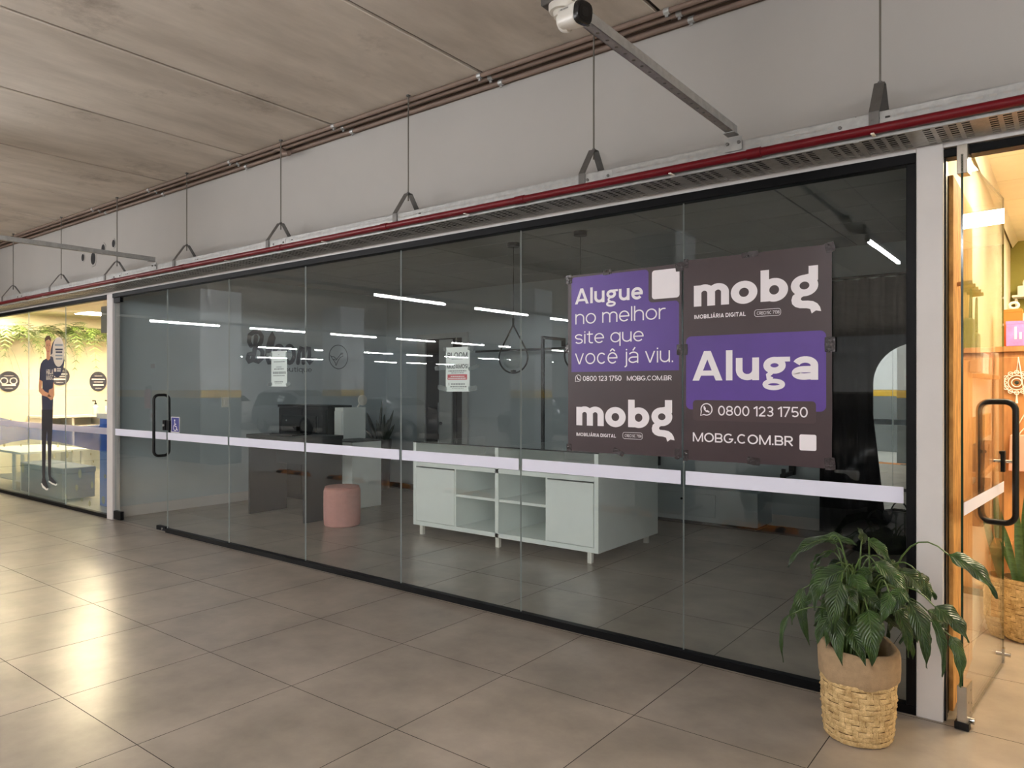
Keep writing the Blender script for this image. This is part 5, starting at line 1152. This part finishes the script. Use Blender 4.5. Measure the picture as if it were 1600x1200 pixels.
mb = MB().stroke([(fx0+.36*(fx1-fx0), fz0+.27*(fz1-fz0)), (fx0+.5*(fx1-fx0), fz0+.235*(fz1-fz0)), (fx0+.66*(fx1-fx0), fz0+.28*(fz1-fz0))], .012, yv)
mb.build('mouth', 'ink_red', dc_, recalc=False)
MB().stroke([(fx0+.5*(fx1-fx0), fz0+.58*(fz1-fz0)), (fx0+.56*(fx1-fx0), fz0+.42*(fz1-fz0)), (fx0+.47*(fx1-fx0), fz0+.40*(fz1-fz0))], .006, yv).build('nose', 'hair', dc_, recalc=False)
MB().stroke([(DEC['hand'][5][0]-.02, DEC['hand'][5][1]+.02), (DEC['hand'][4][0], DEC['hand'][4][1]+.05)], .008, yv).build('finger_line', 'hair', dc_, recalc=False)

# ================================================================== LIT DOORWAY SHOP
panel_lamp(.12, 5.22, 3.0, .62, .62, 'panel_right', 'square ceiling lamp above the lit doorway', 'doorway shop lamps')
panel_lamp(.34, 7.12, 3.0, .62, .62, 'panel_right', 'square ceiling lamp deep in the doorway shop', 'doorway shop lamps')
panel_lamp(1.7, 5.0, 3.0, .62, .62, 'panel_right', 'square ceiling lamp beside the far wall of the doorway shop', 'doorway shop lamps')
# ---- open glass door, swung inwards
HX, HY = -.400, 3.915; dv = Vector((.09, 1.068, 0)); L_ = dv.length; dv.normalize(); nv = Vector((dv.y, -dv.x, 0))
def dpt(s, n_, z): q = Vector((HX, HY, 0))+dv*s+nv*n_; return (q.x, q.y, z)
def dbox(s0, s1, n0, n1, z0, z1):
    mb = MB(); mb.add([dpt(s0,n0,z0), dpt(s1,n0,z0), dpt(s1,n1,z0), dpt(s0,n1,z0), dpt(s0,n0,z1), dpt(s1,n0,z1), dpt(s1,n1,z1), dpt(s0,n1,z1)],
        [(3,2,1,0),(4,5,6,7),(0,1,5,4),(1,2,6,5),(2,3,7,6),(3,0,4,7)]); return mb
d2 = dbox(0, L_, -.005, .005, .015, 2.655).build('door_2', ['glass_clear', 'glass_edge_green'])
for p in d2.data.polygons:
    if abs(p.normal.dot(nv)) < .5: p.material_index = 1
tag(d2, 'open frameless glass door with black pull handle', kind='structure')
pts = []; half, rad = .085, .05
for (cu_, cz, a0) in ((half-rad, 1.50-rad, 0), (-half+rad, 1.50-rad, PI/2), (-half+rad, .835+rad, PI), (half-rad, .835+rad, 1.5*PI)):
    for i in range(7):
        a = a0+PI/2*i/6; pts.append(dpt(.89, cu_+rad*math.cos(a), cz+rad*math.sin(a)))
MB().tube(pts, .0165, 10, closed=True).build('handle', 'black_steel', d2, smooth=True)
dbox(.0, .075, -.022, .022, 2.565, 2.70).build('top_patch', 'steel_plate', d2, bevel=.003)
hp_ = dbox(-.005, .115, -.020, .020, .03, .20).build('bottom_patch', 'steel_plate', d2, bevel=.003)
for s, z in ((.075, .165), (.03, .12), (.09, .10), (.06, .065)): MB().add([dpt(s+.006*math.cos(2*PI*k/8), .0212, z+.006*math.sin(2*PI*k/8)) for k in range(8)], [tuple(range(8))]).build('screw', 'black_steel', hp_, recalc=False)
dbox(-.012, .03, -.030, .030, .0, .035).build('pivot', 'black_steel', d2, bevel=.003)
MB().tube([dpt(.055, -.03, .03), dpt(.055, .04, .03)], .015, 10).build('pivot_bolt', 'chrome', d2, smooth=True)
dbox(L_-.03, L_-.005, -.012, .012, .015, .10).build('floor_bolt', 'chrome', d2, bevel=.002)
MB().tube([dpt(L_-.02, -.04, .065), dpt(L_-.02, .04, .065)], .011, 10).build('bolt_knob', 'chrome', d2, smooth=True)
dbox(L_-.045, L_-.005, -.016, .016, 1.10, 1.22).build('lock', 'black_steel', d2, bevel=.003)
MB().tube([dpt(L_-.025, -.04, 1.16), dpt(L_-.025, .05, 1.16)], .009, 10).build('thumb_turn', 'chrome', d2, smooth=True)
dbox(.01, L_-.01, .0055, .0065, .985, 1.045).build('safety_stripe', 'stripe', d2)
# ---- board panel on the side wall
ob = thing('board_panel', 'thick pressed wood board lining the wall behind the open glass door', 'board', (-.44, 4.4, 0))
B(-.4700, -.450, 4.055, 4.90, .02, 2.60).build('board', 'osb', ob, bevel=.002)
B(-.4718, -.4702, 4.045, 4.91, .01, 2.61).build('backing', 'black_steel', ob)
for k in range(5):
    t = thing('coat_peg', ['first', 'second', 'third', 'fourth', 'fifth'][k]+' wooden peg from the doorway on the pressed wood board', 'peg', (-.450, 4.20+k*.14, 2.08), 'wooden pegs')
    MB().tube([(-.450, 4.20+k*.14, 2.09), (-.385, 4.20+k*.14, 2.095)], .011, 10).build('shaft', 'wood', t, smooth=True)
for k, (y, c, z0, w, lab) in enumerate(((4.48, 'grey_cloth', 1.72, .15, 'grey cloth bag hanging from a peg on the wood board'), (4.76, 'grey_cloth', 1.66, .19, 'wide grey tote bag hanging from the last peg'))):
    t = thing('hanging_bag', lab, 'bag', (-.39, y, z0), 'hanging bags')
    MB().prism([(y-w/2, z0), (y+w/2, z0), (y+w*.36, z0+.22), (y-w*.36, z0+.22)], -.445, -.405, 'yz').build('body', c, t, bevel=.006)
    MB().tube(bez((-.42, y-.04, z0+.22), (-.415, y, 2.30-.03), (-.42, y+.04, z0+.22), 12), .005, 6).build('strap', 'black_steel', t)
sh = thing('wall_shelf', 'pressed wood wall shelves on the cream wall behind the glass door', 'shelf', (-.42, 5.5, .8))
for z in (1.635, 1.06): B(-.4715, -.395, 4.95, 6.1, z, z+.025).build('shelf', 'wood', sh, bevel=.002)
B(-.4715, -.45, 4.95, 6.1, 1.25, 1.40).build('rail_board', 'osb', sh, bevel=.002)
for k, (y0, y1, z0, z1, m, lab) in enumerate(((5.02, 5.40, 1.66, 1.78, 'paper', 'white boxed goods on the upper wall shelf'), (5.5, 5.7, 1.66, 1.80, 'pale_pink', 'pink box on the upper wall shelf'), (5.0, 5.35, 1.085, 1.24, 'black_desk', 'black box on the lower wall shelf'), (5.45, 5.8, 1.085, 1.22, 'black_desk', 'wide black box on the lower wall shelf'), (5.05, 5.5, .76, 1.0, 'black_desk', 'black crate hung under the lower wall shelf'))):
    t = thing('goods_box', lab, 'box', (-.42, (y0+y1)/2, z0), 'boxes on the wall shelves')
    B(-.465, -.41, y0, y1, z0, z1).build('carton', m, t, bevel=.003); B(-.467, -.408, y0-.002, y1+.002, z1-.03, z1+.004).build('lid', m, t, bevel=.002)
# ---- tall wooden cabinet with goods on top
wd = thing('wooden_cabinet', 'tall honey coloured wooden cabinet inside the lit doorway', 'cabinet', (.1, 6.6, 0))
B(-.425, .62, 6.42, 6.85, .06, 1.84).build('body', 'wood', wd, bevel=.003); B(-.445, .64, 6.39, 6.87, 1.84, 1.88).build('top', 'wood', wd, bevel=.003)
for a, b in ((-.41, .09), (.10, .60)):
    dd_ = B(a, b, 6.40, 6.42, .10, 1.80).build('door', 'wood', wd, bevel=.003)
    MB().lathe([(.014, 0), (.014, -.015), (0, -.02)], 12, (a+.05 if a > 0 else b-.05, 6.40, 1.1), axis='y').build('knob', 'black_steel', dd_)
B(-.42, .61, 6.45, 6.84, 0, .06).build('plinth', 'dark_gap', wd)
st = thing('step_ledge', 'small wooden step beside the tall wooden cabinet', 'step', (-.4, 6.2, 0))
B(-.452, -.33, 5.95, 6.36, .43, .48).build('tread', 'wood', st, bevel=.003)
for y in (5.98, 6.28): B(-.44, -.345, y, y+.05, 0, .43).build('leg', 'wood', st)
def carton(name, x0, x1, y0, y1, z0, z1, m, lab):
    t = thing(name, lab, 'box', ((x0+x1)/2, (y0+y1)/2, z0)); B(x0, x1, y0, y1, z0, z1).build('carton', m, t, bevel=.003)
    B(x0-.002, x1+.002, y0-.002, y1+.002, z1-.02, z1+.003).build('lid', m, t, bevel=.002); return t
carton('gift_box', -.40, -.29, 6.50, 6.66, 1.88, 2.155, 'orange', 'tall orange gift box on the wooden cabinet')
bw = thing('ribbon_bow', 'white ribbon bow on top of the orange gift box', 'bow', (-.34, 6.56, 2.16))
MB().tube([(-.34+.028*math.cos(2*PI*k/12), 6.56, 2.19+.022*math.sin(2*PI*k/12)) for k in range(12)], .010, 8, closed=True).build('loop', 'white_obj', bw, smooth=True)
pk = carton('printed_box', -.38, -.16, 6.40, 6.47, 1.88, 2.06, 'violet', 'violet printed box in front of the orange gift box')
MB().prism(ell(-.17, 1.97, .035, .035, 18), 6.394, 6.397).build('round_print', 'yellow', pk)
mb = MB(); mb.box(-.33, -.315, 6.394, 6.397, 1.93, 2.02); mb.box(-.30, -.285, 6.394, 6.397, 1.93, 1.98); mb.build('bar_print', 'ink_white', pk)
# hanging ornament
orn = thing('lace_ornament', 'round pale lace ornament hanging on the wooden cabinet', 'ornament', (-.31, 6.38, 1.5))
ox, oz, oy = -.315, 1.615, 6.385
for r in (.030, .052, .074): MB().tube([(ox+r*math.cos(2*PI*k/24), oy, oz+r*math.sin(2*PI*k/24)) for k in range(24)], .004, 6, closed=True).build('ring', 'white_obj', orn)
for k in range(12):
    a = 2*PI*k/12; MB().tube([(ox+.074*math.cos(a)+.014*math.cos(2*PI*j/8), oy, oz+.074*math.sin(a)+.014*math.sin(2*PI*j/8)) for j in range(8)], .003, 5, closed=True).build('petal', 'white_obj', orn)
MB().lathe([(0, 0), (.014, .0), (.010, -.008), (0, -.01)], 12, (ox, oy-.004, oz), axis='y').build('bead', 'dark_leaf', orn)
MB().tube([(ox, oy, oz+.08), (ox+.01, oy, 1.80), (ox+.06, oy, oz-.2), (ox-.02, oy, 1.25)], .004, 5).build('cord', 'white_obj', orn)
MB().tube([(ox, oy, oz-.08), (ox, oy, oz-.15)], [.004, .010], 6).build('tassel', 'white_obj', orn)
pg = thing('pink_bag', 'pink shopping bag standing by the wooden cabinet doors', 'bag', (-.27, 6.34, .95))
MB().prism([(-.36, .98), (-.12, .98), (-.13, 1.24), (-.35, 1.24)], 6.30, 6.385).build('body', 'pale_pink', pg, bevel=.006)
MB().tube(bez((-.30, 6.34, 1.24), (-.24, 6.34, 1.36), (-.18, 6.34, 1.24), 8), .004, 5).build('strap', 'white_obj', pg)
# wall shelf with white lamps at the olive wall
ws = thing('lamp_shelf', 'white shelf with small white lamps on the olive back wall', 'shelf', (0, 8.5, 2.3))
for z in (2.44, 2.18): B(-.45, .5, 8.38, 8.565, z, z+.02).build('board', 'white_obj', ws, bevel=.002)
for z in (2.30, 2.06): MB().prism([(8.40, z+.13), (8.565, z+.13), (8.565, z)], -.43, -.41, 'yz').build('bracket', 'white_obj', ws)
for x, z, lab in ((-.36, 2.46, 'small white clip lamp on the upper shelf by the olive wall'), (-.34, 2.20, 'small white clip lamp on the lower shelf by the olive wall')):
    t = thing('clip_lamp', lab, 'lamp', (x, 8.45, z), 'small white lamps')
    B(x-.05, x+.05, 8.42, 8.50, z, z+.09).build('clamp', 'white_obj', t, bevel=.006)
    MB().tube(bez((x, 8.46, z+.09), (x-.02, 8.46, z+.17), (x+.06, 8.45, z+.15), 8), .008, 6).build('neck', 'white_obj', t)
    MB().lathe([(.012, 0), (.05, .06), (.052, .075)], 14, (x+.06, 8.45, z+.14), axis='x').build('shade', 'white_obj', t, smooth=True)
# ---- snake plant in basket
def weave(c, prof, z0, z1, rows, n, sx=1, sy=1, amp=.006):
    mb = MB()
    def rad(z):
        for (za, ra), (zb, rb) in zip(prof[:-1], prof[1:]):
            if za <= z <= zb: return ra+(rb-ra)*(z-za)/(zb-za)
        return prof[-1][1]
    h = (z1-z0)/rows; da = 2*PI/n
    def pt(a, z, r): return (c[0]+r*math.cos(a)*sx, c[1]+r*math.sin(a)*sy, c[2]+z)
    for j in range(rows):
        fine = j in (0, 1, rows-1, rows-2, rows//2)
        for k in range(n):
            z = z0+j*h; a = k*da; j1 = random.uniform(-.0015, .0015)
            if fine:
                za, zb, aa, ab = z+h*.04, z+h*.96, a+da*((j % 2)*.5), a+da*(1+(j % 2)*.5); up = amp*.8
            elif (k+j) % 3 == 0:
                za, zb, aa, ab = z-h*.35, z+h*1.35, a+da*.08, a+da*.92; up = amp*.55
            elif (k+j) % 3 == 1: za, zb, aa, ab = z+h*.05, z+h*.95, a-da*.05, a+da*2.05; up = amp
            else: continue
            za = max(za, z0-.002)
            vs = []
            for u in (0, .5, 1):
                for w in (0, .5, 1):
                    q = (1-(2*u-1)**2*.9)*(1-(2*w-1)**2*.75); zz = za+(zb-za)*w
                    vs.append(pt(aa+(ab-aa)*u, zz+j1, rad(zz)+up*q+.001))
            mb.add(vs, [(u*3+w, (u+1)*3+w, (u+1)*3+w+1, u*3+w+1) for u in range(2) for w in range(2)])
    return mb
bk = thing('basket_snake_plant', 'tall snake plant in a woven basket inside the lit doorway', 'plant', (-.215, 5.57, 0))
bc_ = (-.215, 5.57, 0); pr = [(0, .118), (.12, .150), (.27, .152), (.385, .140)]
MB().lathe([(0, 0)]+[(r-.004, z) for z, r in pr]+[(.128, .385), (.125, .35), (0, .345)], 28, bc_).build('basket_core', 'straw_dark', bk, smooth=True)
o = weave(bc_, pr, 0.004, .385, 15, 32, amp=.008).build('basket_weave', 'straw', bk, recalc=False, smooth='all'); o['kind'] = 'stuff'
for s in (-1, 1): MB().tube([(-.215+s*.148, 5.57-.05, .30), (-.215+s*.185, 5.57-.045, .31), (-.215+s*.185, 5.57+.045, .31), (-.215+s*.148, 5.57+.05, .30)], .013, 8).build('basket_handle', 'straw', bk, smooth=True)
MB().lathe([(0, .35), (.126, .35)], 20, bc_).build('soil', 'soil', bk, recalc=False)
for bx_, ex, ey, tz, w_ in ((0, .02, 0, 1.02, .055), (-.04, -.06, -.02, .86, .05), (.04, .10, 0, .95, .06), (-.06, -.13, -.03, .72, .045), (.02, .05, -.05, .80, .05), (-.02, -.02, .05, .92, .05), (.06, .18, .02, .82, .05), (-.05, -.15, .02, .60, .04), (.03, .12, -.06, .66, .045)):
    blade((-.215+bx_, 5.57+ey*.5, .34), (-.215+ex, 5.57+ey, tz), w_, MB(), (0, 0, .02), face=(.1, -1, 0)).build('leaf', 'snake', bk, recalc=False, smooth='all')

# ================================================================== POTTED PEACE LILY BY THE POST
PC = Vector((-.768, 3.565, 0))
pl = thing('potted_peace_lily', 'drooping peace lily in a woven basket with burlap liner before the white post', 'plant', tuple(PC))
pr = [(0, .134), (.05, .143), (.16, .151), (.30, .154)]
MB().lathe([(0, 0)]+[(r-.004, z) for z, r in pr]+[(.14, .30), (.13, .2), (0, .19)], 32, tuple(PC)).build('basket_core', 'straw_dark', pl, smooth=True)
o = weave(tuple(PC), pr, .003, .30, 12, 33, amp=.010).build('basket_weave', 'straw', pl, recalc=False, smooth='all'); o['kind'] = 'stuff'
mb = MB(); n = 48; rings = []
pf = [(.158, .272), (.166, .284), (.168, .33), (.168, .388), (.164, .416), (.152, .426), (.139, .418), (.130, .388), (.125, .33)]
for i, (r, z) in enumerate(pf):
    for k in range(n):
        a = 2*PI*k/n
        tilt = .024*math.sin(a)+.014*math.cos(a+2.6)
        fold = .004*math.sin(5*a+i*.5)+.003*math.sin(11*a+1)+(.016*math.exp(-((a-3.5)/.22)**2) if i in (4, 5, 6, 7) else 0)*(-1)
        rings.append((PC.x+(r+fold)*math.cos(a), PC.y+(r+fold)*math.sin(a), z+tilt*(.4+.6*(i > 1))+.004*math.sin(7*a)))
mb.add(rings, [(i*n+k, i*n+(k+1) % n, (i+1)*n+(k+1) % n, (i+1)*n+k) for i in range(len(pf)-1) for k in range(n)])
mb.build('burlap_liner', 'burlap', pl, smooth='all')
MB().lathe([(0, .345), (.127, .34)], 24, tuple(PC)).build('soil', 'soil', pl, recalc=False)
def lily_leaf(base, tip, w, k):
    rnd = random.Random(k*7+3); b, t_ = Vector(base), Vector(tip); L_ = (t_-b).length
    out = Vector((b.x-PC.x, b.y-PC.y, 0)); out = out.normalized() if out.length > .02 else Vector((0, -1, 0))
    mid = (b+t_)/2+Vector((0, 0, .22*L_))+out*.18*L_
    n = 12; P_ = bez(b, mid, t_, n); view = Vector((.35, -.9, .25))
    nr = (out*.5+Vector((0, 0, .55))+view*rnd.uniform(.5, 1.0)).normalized()
    vs = []; uvs = []; m = 7; fold_ = rnd.uniform(.8, 1.8)
    for i, p in enumerate(P_):
        tt = i/n; tg = (P_[min(i+1, n)]-P_[max(i-1, 0)]).normalized()
        sd = tg.cross(nr)
        if sd.length < .15: sd = tg.cross(Vector((1, 0, 0)))
        sd.normalize(); up = sd.cross(tg).normalized()
        ww = w*max(.02, (math.sin(PI*min(1, tt**.70))**.9)*(1-.35*tt))*1.08
        for q in range(m):
            s = (q-(m-1)/2)/((m-1)/2)
            wavy = .09*w*math.sin(tt*15+k+s*1.5)*abs(s)
            vs.append(p+sd*s*ww/2+up*(.22*w*abs(s)*fold_-.20*w*s*s+wavy)); uvs.append((s, tt))
    mb = MB().add(vs, [(i*m+q, i*m+q+1, (i+1)*m+q+1, (i+1)*m+q) for i in range(n) for q in range(m-1)])
    lf = mb.build('leaf', 'leaf', pl, recalc=False, smooth='all')
    ul = lf.data.uv_layers.new(name='UVMap')
    for lp in lf.data.loops: ul.data[lp.index].uv = uvs[lp.vertex_index]
    mb = MB(); mb.tube([P_[i]+Vector((0, -.001, .0015)) for i in range(n+1)], [.0022*(1-.8*i/n) for i in range(n+1)], 4, cap=False); mb.build('midrib', 'stem', lf, recalc=False)
    s0 = PC+Vector((rnd.uniform(-.06, .06), rnd.uniform(-.06, .06), .335))
    lift = max(b.z+.10+.25*(Vector((b.x-PC.x, b.y-PC.y)).length), .55)
    c1 = Vector((s0.x+(b.x-s0.x)*.30, s0.y+(b.y-s0.y)*.30, lift))
    MB().tube(bez(s0, c1, b, 10), [.0050-.0022*i/10 for i in range(11)], 6).build('petiole', 'stem', pl, smooth=True)
for k, (b_, t_, w_) in enumerate(LILY): lily_leaf(b_, t_, w_, k)
rnd = random.Random(5)
for k in range(30):
    a = rnd.uniform(0, 2*PI); r = rnd.uniform(.05, .16); z = rnd.uniform(.52, .82)
    b_ = (PC.x+r*math.cos(a), min(PC.y+r*math.sin(a)*.9, 3.80), z); r2 = r+rnd.uniform(.06, .14)
    lily_leaf(b_, (PC.x+r2*math.cos(a+.3), min(PC.y+r2*math.sin(a+.3)*.9, 3.87), z-rnd.uniform(.08, .2)), rnd.uniform(.06, .095), 60+k)
for k in range(9):
    a = 2*PI*k/9; MB().tube(bez((PC.x+.03*math.cos(a), PC.y+.03*math.sin(a), .335), (PC.x+.04*math.cos(a), PC.y+.04*math.sin(a), .5), (PC.x+.09*math.cos(a+.4), PC.y+.09*math.sin(a+.4), .68), 8), .0048, 6).build('petiole', 'stem', pl, smooth=True)

# ================================================================== PARKING HALL BEHIND THE VIEWER (seen in the glass)
def column(x, y, hx, hy, lab):
    t = thing('column', lab, 'column', (x, y, -.14), 'painted columns')
    B(x-hx, x+hx, y-hy, y+hy, 1.53, CEIL+.01).build('shaft', 'garage_wall', t, bevel=.01)
    B(x-hx-.002, x+hx+.002, y-hy-.002, y+hy+.002, 1.36, 1.53).build('yellow_band', 'yellow', t, bevel=.01)
    B(x-hx, x+hx, y-hy, y+hy, -.14, 1.36).build('dado', 'dado_grey', t, bevel=.01)
    return t
cw = column(-24.5, -.95, 9.4, .5, 'broad pier with yellow band and fire extinguisher, reflected in the glass door')
c3 = column(-4.6, -1.6, .32, .32, 'square column with yellow band and round sign, reflected in the mirror')
column(-15.85, -5.0, .40, .40, 'square column with yellow band reflected beside the bird emblem')
column(-9.6, -5.2, .34, .34, 'square column with yellow band reflected behind the pendant lamp')
column(-6.6, -5.2, .34, .34, 'square column with yellow band reflected next to the clothes rack')
B(-4.76, -4.44, -1.275, -1.265, 1.62, 2.0).build('sign_plate', 'paper', c3)
MB().prism(ell(-4.6, 1.82, .12, .12, 24), -1.264, -1.260).build('sign_disc', 'ext_red', c3)
B(-4.67, -4.53, -1.259, -1.256, 1.80, 1.84).build('sign_bar', 'paper', c3)
B(-5.0, -4.2, -2.0, -1.2, -.14, -.10).build('base_plate', 'brown_paint', c3)
fe = thing('fire_extinguisher', 'fire extinguisher on the broad pier, reflected in the glass door', 'extinguisher', (-17.2, -.4, .9))
MB().lathe([(0, 0), (.07, 0), (.08, .01), (.08, .40), (.05, .46), (.02, .48)], 18, (-17.2, -.33, 1.10)).build('cylinder', 'ext_red', fe, smooth=True)
MB().tube(bez((-17.2, -.33, 1.6), (-17.0, -.33, 1.75), (-17.05, -.33, 1.2), 10), .012, 6).build('hose', 'black_steel', fe); B(-17.24, -17.14, -.37, -.29, 1.56, 1.62).build('valve', 'black_steel', fe)
for z, lab in ((1.95, 'white sign plate above the fire extinguisher'), (.78, 'white sign plate below the fire extinguisher')):
    t = thing('sign_plate', lab, 'sign', (-17.2, -.44, z)); B(-17.34, -17.06, -.448, -.440, z, z+.28).build('plate', 'paper', t); B(-17.30, -17.10, -.440, -.437, z+.10, z+.20).build('print', 'ext_red', t)
for x, lab in ((-11.9, 'reflected beyond the bench'), (-10.35, 'reflected behind the black counter legs'), (-9.2, 'reflected behind the pink pouf'), (-7.45, 'reflected on the doors of the white cabinet'), (-4.75, 'reflected on the side of the white cabinet'), (-2.9, 'reflected below the large letters poster')):
    t = thing('wheel_stop', 'orange rounded wheel stop, '+lab, 'wheel stop', (x, -.55, -.14), 'wheel stops')
    mb = MB(); n = 12; pts = []
    for k in range(n+1): a = PI*k/n; pts.append((-.55+.13*math.cos(a), -.14+.13*math.sin(a)))
    mb.prism(pts, x-.42, x+.42, 'yz'); mb.build('body', 'stop_orange', t, bevel=.03, segs=2, smooth=True)
    for dx in (-.28, .28): B(x+dx-.05, x+dx+.05, -.69, -.41, -.139, -.02).build('black_patch', 'tyre', t)
def car(x, y, rot, paint, kind, lab):
    t = thing('car', lab, 'car', (x, y, -.14), 'parked cars'); t.rotation_euler = (0, 0, rot)
    suv = kind == 'suv'; zb, H = .28, (1.66 if suv else 1.44); hood = 1.02 if suv else .90
    # stations along length: (x, belt z, top z, half width at belt, half width at top)
    if suv: stn = [(-2.2,.60,.86,.70,.62),(-2.12,.78,.95,.82,.74),(-1.95,.92,1.50,.88,.62),(-1.5,.98,1.63,.90,.66),(-.6,1.0,H,.91,.68),(.2,1.0,1.62,.91,.67),(.72,1.0,1.40,.90,.66),(1.10,.99,1.06,.89,.72),(1.7,.90,.99,.87,.70),(2.1,.76,.88,.80,.62),(2.25,.55,.66,.68,.56)]
    else: stn = [(-2.25,.62,.80,.68,.58),(-2.15,.80,.92,.80,.66),(-1.75,.90,.99,.86,.66),(-1.35,.92,1.15,.88,.60),(-.85,.93,1.38,.88,.58),(-.2,.93,H,.89,.59),(.35,.92,1.38,.89,.59),(.8,.91,1.14,.88,.61),(1.15,.90,.95,.87,.68),(1.75,.80,.86,.85,.66),(2.12,.66,.76,.78,.58),(2.25,.5,.6,.66,.52)]
    vs = []; m = 8
    for sx_, bz_, tz_, bw_, tw_ in stn:
        half = [(bw_*.90, zb), (bw_*1.0, zb+.22), (bw_, bz_), (tw_, tz_)]
        ring = [(-w_, z_) for w_, z_ in half]+[(w_, z_) for w_, z_ in reversed(half)]
        vs += [(sx_, w_, z_) for w_, z_ in ring]
    N_ = len(stn); fs = []
    for i in range(N_-1):
        for q in range(m): fs.append((i*m+q, i*m+(q+1) % m, (i+1)*m+(q+1) % m, (i+1)*m+q))
    fs += [tuple(range(m))[::-1], tuple((N_-1)*m+q for q in range(m))]
    def loc(o): o.parent = t; o.matrix_parent_inverse = Matrix.Identity(4); return o
    body = loc(MB().add(vs, fs).build('body', paint, smooth=True, bevel=.02))
    cab = [s for s in stn if s[2]-s[1] > .12]
    for s in (-1, 1):
        mb = MB(); a = []
        for sx_, bz_, tz_, bw_, tw_ in cab:
            f0, f1 = .10, .86
            a.append(((sx_, s*(bw_+(tw_-bw_)*f0+.006), bz_+(tz_-bz_)*f0), (sx_, s*(bw_+(tw_-bw_)*f1+.006), bz_+(tz_-bz_)*f1)))
        for p_, q_ in zip(a[:-1], a[1:]): mb.add([p_[0], q_[0], q_[1], p_[1]], [(0,1,2,3)])
        loc(mb.build('side_window', 'car_glass', recalc=False))
    for a_, b_ in ((cab[-2], cab[-1]), (cab[0], cab[1])):
        mb = MB(); e = .012
        mb.add([(a_[0], -a_[4]*.9, a_[2]+e), (a_[0], a_[4]*.9, a_[2]+e), (b_[0], b_[4]*.9, b_[2]+e), (b_[0], -b_[4]*.9, b_[2]+e)], [(0,1,2,3)])
        loc(mb.build('windscreen', 'car_glass', recalc=False))
    for wx in (-1.35, 1.38):
        for s in (-1, 1):
            o = MB().lathe([(0, -.10), (.30, -.10), (.335, -.07), (.335, .07), (.30, .10), (0, .10)], 24, (wx, s*.80, .335), axis='y').build('wheel', 'tyre', smooth=True); loc(o)
            r_ = MB().lathe([(0, -.112), (.06, -.115), (.20, -.108), (.205, -.102), (.205, .102), (.20, .108), (.06, .115), (0, .112)], 16, (wx, s*.80, .335), axis='y').build('rim', 'galv', smooth=True)
            r_.parent = o; r_.matrix_parent_inverse = Matrix.Identity(4)
    for sx_ in (-2.2, 2.17):
        for s in (-1, 1): loc(B(sx_-.05, sx_+.05, s*.58-.14, s*.58+.14, .62, .74).build('lamp', 'car_lamp' if sx_ > 0 else 'ext_red', bevel=.02))
    for s in (-1, 1): loc(B(.82, .95, s*.97-.08, s*.97+.08, .98, 1.09).build('wing_mirror', paint, bevel=.02))
    return t
car(-23.6, -9.3, 0, 'car_silver', 'suv', 'silver tall car reflected behind the small plain notice')
car(-18.2, -9.3, 0, 'car_silver', 'sedan', 'silver saloon car reflected behind the dark snake plant')
car(-12.6, -11.2, 0, 'car_black', 'sedan', 'black saloon car reflected behind the moving notice')
car(-7.2, -11.4, 0, 'car_black', 'suv', 'black tall car reflected beside the clothes rack')
car(-2.2, -12.2, 0, 'car_black', 'sedan', 'black saloon car reflected near the curtain')
car(-29.2, -9.6, 0, 'car_white', 'sedan', 'white saloon car at the far end of the parking hall')
car(-2.7, -3.5, PI/2, 'car_black', 'suv', 'black tall car parked nose in, reflected low on the black curtain')
car(.3, -3.6, PI/2, 'car_black', 'sedan', 'black saloon car parked nose in opposite the lit doorway')
